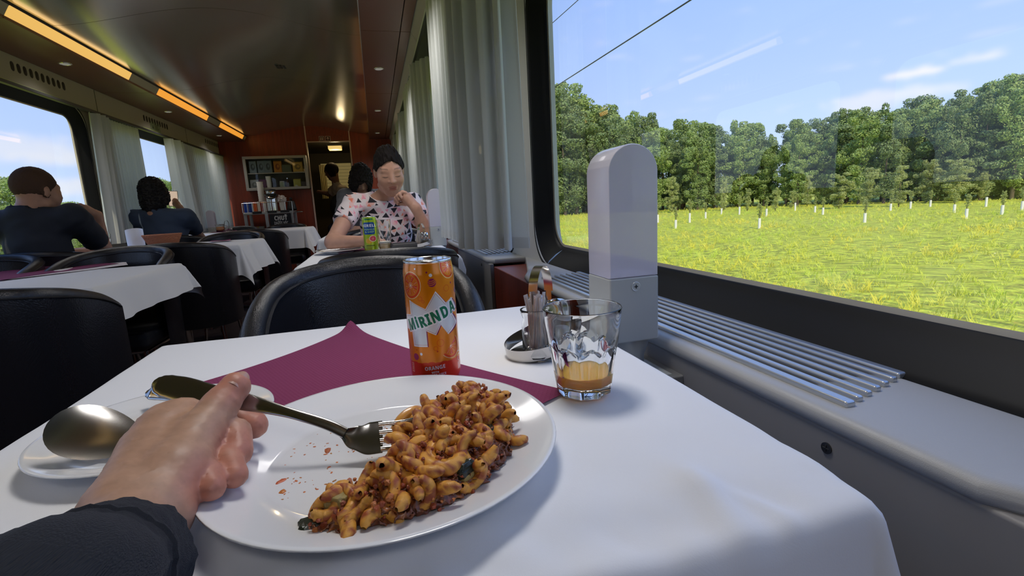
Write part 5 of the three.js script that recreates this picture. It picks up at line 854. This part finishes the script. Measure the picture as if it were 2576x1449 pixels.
  quadW([[-1.20, -4.12], [-1.06, -4.10], [-1.02, -3.96], [-1.16, -3.98]], 'small maroon napkin with a raised corner beside the bread basket table edge', 'placemat', MAT.maroon, .006, LY[1] + .0025);
  quadW([[-1.74, -6.10], [-1.50, -6.12], [-1.48, -5.92], [-1.72, -5.90]], 'maroon napkin under the glass of tea', 'placemat', MAT.maroon, .001, LY[2] + .0025);
}
{ // bread basket, tumbler, tea
  const T1 = LY[1] + .0025, T2 = LY[2] + .0025;
  const b = V(-1.46, 0, -4.0), t = thing('bread_basket', 'oval brown wicker bread basket on the table across the aisle', 'basket', [b.x, T1, b.z], .2); t.scale.set(.66, 1, .8);
  const wk = M([.40, .15, .07], .75); mesh('base', lathe([[.0001, .003], [.11, .003], [.11, .008], [.0001, .008]], 36).scale(1.15, 1, .72), wk, t);
  for (let r = 0; r < 9; r++) { const pts = []; for (let i = 0; i < 60; i++) { const a = i / 60 * 2 * PI, q = .112 + .005 * r + .0035 * Math.cos(i * PI + r * PI); pts.push(V(Math.cos(a) * q * 1.15, .007 + r * .0085, Math.sin(a) * q * .72)); } mesh('wicker_ring', tubeG(pts, .0046, 120, 5, true), wk, t); }
  for (const [i, [x, z]] of [[-.045, 0], [.012, .015], [.055, -.02]].entries()) { const l = thing('bread_slice', ['slice of bread at one end of the wicker basket', 'slice of bread in the middle of the wicker basket', 'slice of bread at the other end of the wicker basket'][i], 'bread', [b.x + x, T1 + .062, b.z + z], i * .7); mesh('crumb', rbox(.06, .015, .05, .006, 3), M([.72, .58, .36], .9), l); mesh('crust', rbox(.063, .012, .053, .006, 3), M([.36, .18, .07], .8), l); l.rotation.x = .25; }
  const n = V(-1.62, 0, -3.98), nt = tagOf(mesh('paper_napkin', gridG(10, 10, (u, v) => V(n.x + (u - .5) * .10, T1 + .001 + v * .12 + .01 * Math.sin(u * 3), n.z + .02 * Math.sin(u * 5 + v) - v * .015)), M([.8, .82, .86], .9, { side: THREE.DoubleSide })), 'folded white paper napkin standing against the bread basket', 'napkin');
  const g = V(-1.77, 0, -3.92), gt = thing('tumbler', 'empty clear tumbler near the elbow of the short-haired person', 'glass', [g.x, T1, g.z]); mesh('glass_body', lathe([[.0001, .0005], [.028, .0005], [.030, .003], [.036, .105], [.0345, .1052], [.0285, .012], [.0001, .010]], 36), MAT.glass, gt);
  const pl = V(-1.30, 0, -3.70), pt = plateThing('white plate on the bread basket table', pl.x, pl.z, .105, .016, .07, T1);
  const m = V(-1.64, 0, -6.02), mt = thing('tea_mug', 'clear glass mug of amber tea with a glass handle', 'mug', [m.x, T2, m.z]);
  mesh('glass_body', lathe([[.0001, .0005], [.034, .0005], [.04, .006], [.044, .03], [.041, .06], [.045, .082], [.0435, .0825], [.039, .06], [.0415, .03], [.037, .01], [.0001, .007]], 36), MAT.glass, mt); mesh('tea', lathe([[.0001, .0075], [.0365, .0105], [.0412, .03], [.0388, .056], [.0001, .056]], 32), M([.85, .36, .03], .1, { transmission: .5, thickness: .05, attenuationColor: new THREE.Color().setRGB(.9, .33, .02), attenuationDistance: .03 }), mt);
  mesh('handle', tubeG([[.042, .062, 0], [.066, .060, 0], [.072, .042, 0], [.060, .022, 0], [.042, .02, 0]], .005, 24, 8), MAT.glass, mt);
  const l3 = onZ(551, 575, -6.2); lampThing('grey arched table lamp by the drawn curtains opposite', -1.825, -6.42, .74, false); caddyThing('steel condiment stand by the drawn curtains opposite', -1.60, -6.13, .3, T2);
}
// ---------------------------------------------------------------- bulkhead: display cabinet, service trolley, signs, corridor lamp
const rect = (x0, y0, x1, y1, z) => { const a = onZ(x0, y0, z), b = onZ(x1, y1, z); return [a.x, b.x, b.y, a.y]; };
{
  const z = ZF + .16, [x0, x1, y0, y1] = rect(608, 394, 779, 474, z), w = x1 - x0, h = y1 - y0, cx = (x0 + x1) / 2;
  const t = thing('display_cabinet', 'wall cabinet with an aluminium frame and glass front on the bulkhead', 'cabinet', [cx, y0, ZF]);
  const fr = M([.42, .40, .36], .4, { metalness: .6 }), dk = M([.05, .05, .05], .6);
  for (const [a, b, c, d] of [[-w / 2, w / 2, 0, .035], [-w / 2, w / 2, h - .035, h], [-w / 2, -w / 2 + .035, .035, h - .035], [w / 2 - .035, w / 2, .035, h - .035]]) mesh('frame_bar', box3(a, b, c, d, .13, .165, .003), fr, t);
  mesh('back', box3(-w / 2 + .01, w / 2 - .01, .01, h - .01, .002, .012, .001), dk, t); mesh('side', box3(-w / 2, -w / 2 + .012, 0, h, .002, .13, .001), dk, t); mesh('side', box3(w / 2 - .012, w / 2, 0, h, .002, .13, .001), dk, t); mesh('top', box3(-w / 2, w / 2, h - .012, h, .002, .13, .001), dk, t); mesh('bottom', box3(-w / 2, w / 2, 0, .012, .002, .13, .001), dk, t);
  mesh('shelf', box3(-w / 2 + .012, w / 2 - .012, h * .49, h * .49 + .012, .012, .125, .001), fr, t);
  mesh('pane', new THREE.PlaneGeometry(w - .07, h - .07).translate(0, h / 2, .15), MAT.glassPane, t);
  const ys = [y0 + .0125, y0 + h * .49 + .0125];
  const it = (name, label, cat, fx, lv, ww, hh, m, geo) => { const o = thing(name, label, cat, [x0 + w * fx, ys[lv], ZF + .07], 0, 'goods in the wall cabinet'); if (geo) geo(o); else { mesh('pack', rbox(ww, hh, .07, .008, 2).translate(0, hh / 2, 0), m, o); mesh('seal', rbox(ww * .98, .008, .02, .002, 1).translate(0, hh + .003, 0), m, o); } };
  const blu = M([.20, .26, .32], .5), patt = (c1, c2) => M([1, 1, 1], .5, { map: canvasTex(64, 64, (g) => { g.fillStyle = c1; g.fillRect(0, 0, 64, 64); g.fillStyle = c2; g.beginPath(); g.arc(32, 32, 18, 0, 7); g.fill(); g.fillStyle = c1; g.beginPath(); g.arc(36, 28, 9, 0, 7); g.fill(); }) });
  [.13, .26, .37].forEach((f, i) => it('snack_bag', ['blue-grey snack bag at the edge of the upper shelf', 'second blue-grey snack bag on the upper shelf', 'blue-grey snack bag next to the orange bag'][i], 'snack', f, 1, .092, .16, patt('#6d7d88', '#2c3c48')));
  it('snack_bag', 'orange snack bag on the upper shelf of the wall cabinet', 'snack', .52, 1, .10, .15, patt('#b5741f', '#7d3d10')); it('snack_box', 'dark green box on the upper shelf of the wall cabinet', 'snack', .66, 1, .12, .10, M([.10, .12, .08], .6)); it('snack_bag', 'pale yellow crumpled bag on the upper shelf of the wall cabinet', 'snack', .84, 1, .13, .13, patt('#c9a24a', '#7d6224'));
  it('snack_bag', 'grey bag on the lower shelf of the wall cabinet', 'snack', .12, 0, .11, .13, patt('#8c9090', '#55595a')); it('snack_box', 'purple box on the lower shelf of the wall cabinet', 'snack', .25, 0, .09, .13, M([.09, .02, .07], .6));
  it('cup_stack', 'stack of white cups on the lower shelf of the wall cabinet', 'cups', .34, 0, 0, 0, 0, (o) => { for (let i = 0; i < 5; i++) mesh('cup', lathe([[.026, 0], [.034, .07], [.0325, .07], [.025, .002]], 20).translate(0, i * .026, 0), M([.80, .78, .72], .5), o); });
  it('jar', 'pale green jar on the lower shelf of the wall cabinet', 'jar', .55, 0, 0, 0, 0, (o) => { mesh('jar_body', lathe([[.0001, 0], [.032, 0], [.032, .08], [.026, .09], [.0001, .09]], 20), M([.35, .42, .30], .3), o); mesh('jar_lid', cyl(.028, .028, .014, 20).translate(0, .097, 0), MAT.plasticGrey, o); });
  it('bottle', 'dark bottle on the lower shelf of the wall cabinet', 'bottle', .64, 0, 0, 0, 0, (o) => { mesh('bottle_body', lathe([[.0001, 0], [.024, 0], [.024, .08], [.009, .11], [.009, .135], [.0001, .135]], 20), M([.05, .02, .02], .2), o); mesh('cap', cyl(.011, .011, .014, 14).translate(0, .138, 0), MAT.chrome, o); });
  it('snack_box', 'yellow-green box on the lower shelf of the wall cabinet', 'snack', .80, 0, .095, .12, M([.40, .38, .08], .6)); it('snack_box', 'dark box at the door end of the lower cabinet shelf', 'snack', .91, 0, .08, .09, M([.08, .07, .08], .6));
}
{
  const z = ZF + .42, [x0, x1, yb, yt] = rect(608, 515, 741, 566, z), t = thing('service_trolley', 'aluminium service trolley with a black advertising panel against the bulkhead', 'trolley', [(x0 + x1) / 2, 0, z - .17]), w = x1 - x0, top = onZ(670, 533, z).y, al = M([.42, .42, .41], .4, { metalness: .5 });
  mesh('top_shelf', box3(-w / 2, w / 2, top - .03, top, -.17, .17, .004), al, t);
  for (const sx of [-1, 1]) for (const sz of [-1, 1]) { mesh('post', box3(sx * (w / 2 - .02) - .018, sx * (w / 2 - .02) + .018, .08, top - .03, sz * .15 - .015, sz * .15 + .015, .003), al, t); mesh('wheel', cyl(.04, .04, .025, 20).rotateZ(PI / 2).translate(sx * (w / 2 - .02), .04, sz * .14), MAT.black, t); }
  mesh('centre_post', box3(-.045, -.005, .08, top - .03, .14, .172, .003), al, t); mesh('lower_shelf', box3(-w / 2, w / 2, top - .33, top - .31, -.16, .16, .003), al, t); mesh('bottom_shelf', box3(-w / 2, w / 2, .14, .16, -.16, .16, .003), al, t);
  mesh('guard_rail', merge([tubeG([[-w / 2, top + .12, .165], [w / 2, top + .12, .165]], .005, 2, 6), ...[-.5, -.3, -.08, .16, .36, .5].map((f) => tubeG([[w * f, top, .165], [w * f, top + .12, .165]], .004, 2, 6))]), MAT.chrome, t);
  mesh('push_handle', tubeG([[w / 2, top - .02, .0], [w / 2 + .10, top - .02, .0]], .009, 4, 8), MAT.chrome, t);
  for (const f of [-.22, .08, .34]) mesh('clip', box3(w * f - .055, w * f + .055, top - .018, top + .012, .165, .182, .003), MAT.black, t);
  mesh('sign_panel', rbox(w * .44, .165, .008, .002, 1).translate(w * .235, top - .115, .178), M([1, 1, 1], .5, { map: canvasTex(512, 256, (g) => { g.fillStyle = '#0b0e16'; g.fillRect(0, 0, 512, 256); g.fillStyle = '#d8d6d2'; g.textAlign = 'center'; g.font = 'bold 118px sans-serif'; g.fillText('CHUŤ', 262, 128); g.lineWidth = 6; g.strokeStyle = '#d8d6d2'; g.strokeText('CHUŤ', 262, 128); g.font = 'bold 74px sans-serif'; g.fillText('ZAŽÍT VÍC', 262, 212); }) }), t);
  const tx = (x0 + x1) / 2, can = (x, c1, c2, label) => { const o = thing('drink_can', label, 'can', [x, top + .0005, z - .07], rr(-.5, .5), 'cans on the service trolley'); mesh('body', lathe([[.0001, 0], [.022, 0], [.026, .008], [.026, .125], [.023, .135], [.0001, .135]], 24), M([1, 1, 1], .3, { metalness: .3, map: canvasTex(64, 64, (g) => { g.fillStyle = c1; g.fillRect(0, 0, 64, 64); g.fillStyle = c2; for (const q of [8, 40]) { g.fillRect(q, 18, 16, 26); g.fillRect(q - 4, 46, 24, 4); } }) }), o); mesh('lid', cyl(.0245, .0245, .003, 20).translate(0, .1355, 0), MAT.alu, o); };
  const X = (px) => onZ(px, 520, z).x;
  can(X(615), '#1c3f9e', '#d8dde8', 'blue and silver can at the end of the service trolley'); can(X(627), '#1f3c86', '#8fa3c8', 'second blue can on the service trolley'); can(X(639), '#d2571c', '#f0c9a0', 'orange can on the service trolley'); can(X(650), '#d9cdbb', '#b03020', 'cream can with a red mark on the service trolley'); can(X(663), '#d8cfc4', '#a8242a', 'white and red can next to the flask');
  const fl = thing('vacuum_flask', 'tall steel vacuum flask with a black pump head on the trolley', 'flask', [X(682), top + .0005, z - .09]); const fh = onZ(682, 476, z).y - top; mesh('flask_body', lathe([[.0001, 0], [.066, 0], [.069, .01], [.069, fh * .60], [.066, fh * .70], [.0001, fh * .70]], 36), MAT.chrome, fl); mesh('pump_head', lathe([[.06, fh * .70], [.064, fh * .74], [.062, fh * .82]], 30), MAT.black, fl); mesh('collar', lathe([[.058, fh * .82], [.058, fh * .93], [.05, fh * .95]], 30), MAT.chrome, fl); mesh('lid', lathe([[.066, fh * .94], [.064, fh * 1.0], [.0001, fh * 1.02]], 30), MAT.black, fl); mesh('carry_handle', tubeG([[-.07, fh * .78, .04], [-.02, fh * .60, .10], [.05, fh * .60, .10], [.085, fh * .76, .04]], .008, 20, 8), MAT.black, fl);
  const cs = (px, hgt, n, label, dz) => { const o = thing('cup_stack', label, 'cups', [X(px), top + .0005, z - dz], 0, 'cup stacks on the service trolley'); for (let i = 0; i < n; i++) mesh('cup', lathe([[.03, 0], [.041, .09], [.0395, .09], [.029, .003], [.0001, .003]], 20).translate(0, i * hgt, 0), M([.78, .74, .68], .6), o); };
  cs(653, .034, 10, 'tall stack of paper cups behind the cans', .20); cs(708, .03, 3, 'low stack of white cups beside the flask', .09);
  const cu = thing('paper_napkin', 'crumpled white napkins on the low cup stack', 'napkin', [X(707), top + .16, z - .09]); const ng = new THREE.IcosahedronGeometry(.055, 3), np = ng.attributes.position; for (let i = 0; i < np.count; i++) { const k = 1 + .35 * noise3(np.getX(i) * 30, np.getY(i) * 30, np.getZ(i) * 30); np.setXYZ(i, np.getX(i) * k, np.getY(i) * k * .8, np.getZ(i) * k); } mesh('crumple', toCreasedNormals(ng, .3), M([.72, .64, .62], .9), cu);
  const kt = thing('kettle', 'small black kettle at the handle end of the trolley', 'kettle', [X(731), top + .0005, z - .10]); mesh('kettle_body', lathe([[.0001, 0], [.06, 0], [.062, .03], [.04, .12], [.02, .135], [.0001, .14]], 24), MAT.black, kt); mesh('knob', new THREE.SphereGeometry(.02, 14, 10).translate(0, .155, 0), MAT.black, kt);
  [['#7d5a20', 622, 'small brown paper box on the lower trolley shelf'], ['#b99a3c', 634, 'yellow paper pack on the lower trolley shelf'], ['#8a8a84', 648, 'grey carton on the lower trolley shelf']].forEach(([c, px, l]) => { const o = thing('food_pack', l, 'pack', [X(px), top - .3095, z - .08], 0, 'packs on the lower trolley shelf'); mesh('pack', rbox(.06, .12, .06, .006, 2).translate(0, .06, 0), M([1, 1, 1], .6, { color: new THREE.Color(c) }), o); mesh('flap', rbox(.06, .006, .05, .002, 1).translate(0, .122, 0), M([1, 1, 1], .6, { color: new THREE.Color(c) }), o); });
}
{
  const p = onZ(817, 349, ZF), t = thing('pictogram_sign', 'pair of small outlined pictograms above the doorway', 'sign', [p.x, p.y, ZF]);
  const draw = (k) => canvasTex(128, 128, (g) => { g.fillStyle = '#4a1d15'; g.fillRect(0, 0, 128, 128); g.strokeStyle = '#d8b8a4'; g.lineWidth = 9; g.strokeRect(8, 8, 112, 112); g.fillStyle = '#d8b8a4'; if (k) { g.fillRect(57, 52, 14, 50); g.beginPath(); g.moveTo(64, 22); g.lineTo(98, 62); g.lineTo(30, 62); g.fill(); } else { for (const x of [40, 86]) { g.beginPath(); g.arc(x, 38, 10, 0, 7); g.fill(); g.fillRect(x - 10, 52, 20, 48); } g.fillRect(61, 26, 6, 76); } });
  for (const k of [0, 1]) mesh('pictogram', rbox(.072, .072, .004, .001, 1).translate((k - .5) * .082, 0, .003), M([1, 1, 1], .5, { map: draw(k) }), t);
  const zc = ZF - .7, lp = onZ(843, 373, zc), l = thing('corridor_lamp', 'rectangular yellow ceiling lamp glowing in the corridor', 'lamp', [lp.x, lp.y, zc]);
  mesh('diffuser', rbox(.19, .05, .22, .01, 2), M([.8, .6, .3], .5, { emissive: new THREE.Color().setRGB(1, .68, .22), emissiveIntensity: .8 }), l); mesh('housing', rbox(.21, .02, .24, .004, 1).translate(0, .035, 0), MAT.plasticGrey, l);
  const L = new THREE.PointLight(new THREE.Color().setRGB(1, .78, .45), .2, 0, 2); L.name = 'corridor_lamp_glow'; L.position.set(lp.x, lp.y - .08, zc); L.castShadow = true; L.shadow.radius = 3; scene.add(L);
  const cg = onY(720, 166, 2.115), ct = thing('ceiling_grille', 'small dark slotted grille in the ceiling', 'grille', [cg.x, 2.112, cg.z]); mesh('plate', rbox(.16, .006, .10, .002, 1), MAT.darkGrey, ct); for (let i = 0; i < 6; i++) mesh('louvre', rbox(.018, .006, .085, .002, 1).translate((i - 2.5) * .025, -.005, 0), MAT.black, ct);
  { const zb = -9.3, [a, b, c, d] = rect(806, 412, 890, 482, zb), bl = thing('window_blind', 'pale yellow self-glowing blind of the corridor window behind the waiter', 'blind', [(a + b) / 2, (c + d) / 2, zb]); for (let i = 0; i < 9; i++) mesh('blind_slat', rbox(b - a, (d - c) / 9 - .004, .006, .002, 1).translate(0, (i - 4) * (d - c) / 9, 0), M([.6, .52, .28], .8, { emissive: new THREE.Color().setRGB(.40, .32, .12), emissiveIntensity: .25 }), bl); }  // slats glow by themselves in place of daylight behind the blind
  const dx0 = onZ(771, 359, ZF).x, z2 = -8.9, c1 = onZ(815, 480, z2); const cur = curtain('pale yellow curtain hanging at the corridor window', [[onZ(805, 450, z2).x, z2], [onZ(822, 450, z2).x, z2 + .02]], onZ(812, 500, z2).y, onZ(812, 415, z2).y, 4, .015, { mat: M([.62, .54, .28], .9, { side: THREE.DoubleSide }), group: 'corridor curtains' });
}
renderer.render(scene, camera);
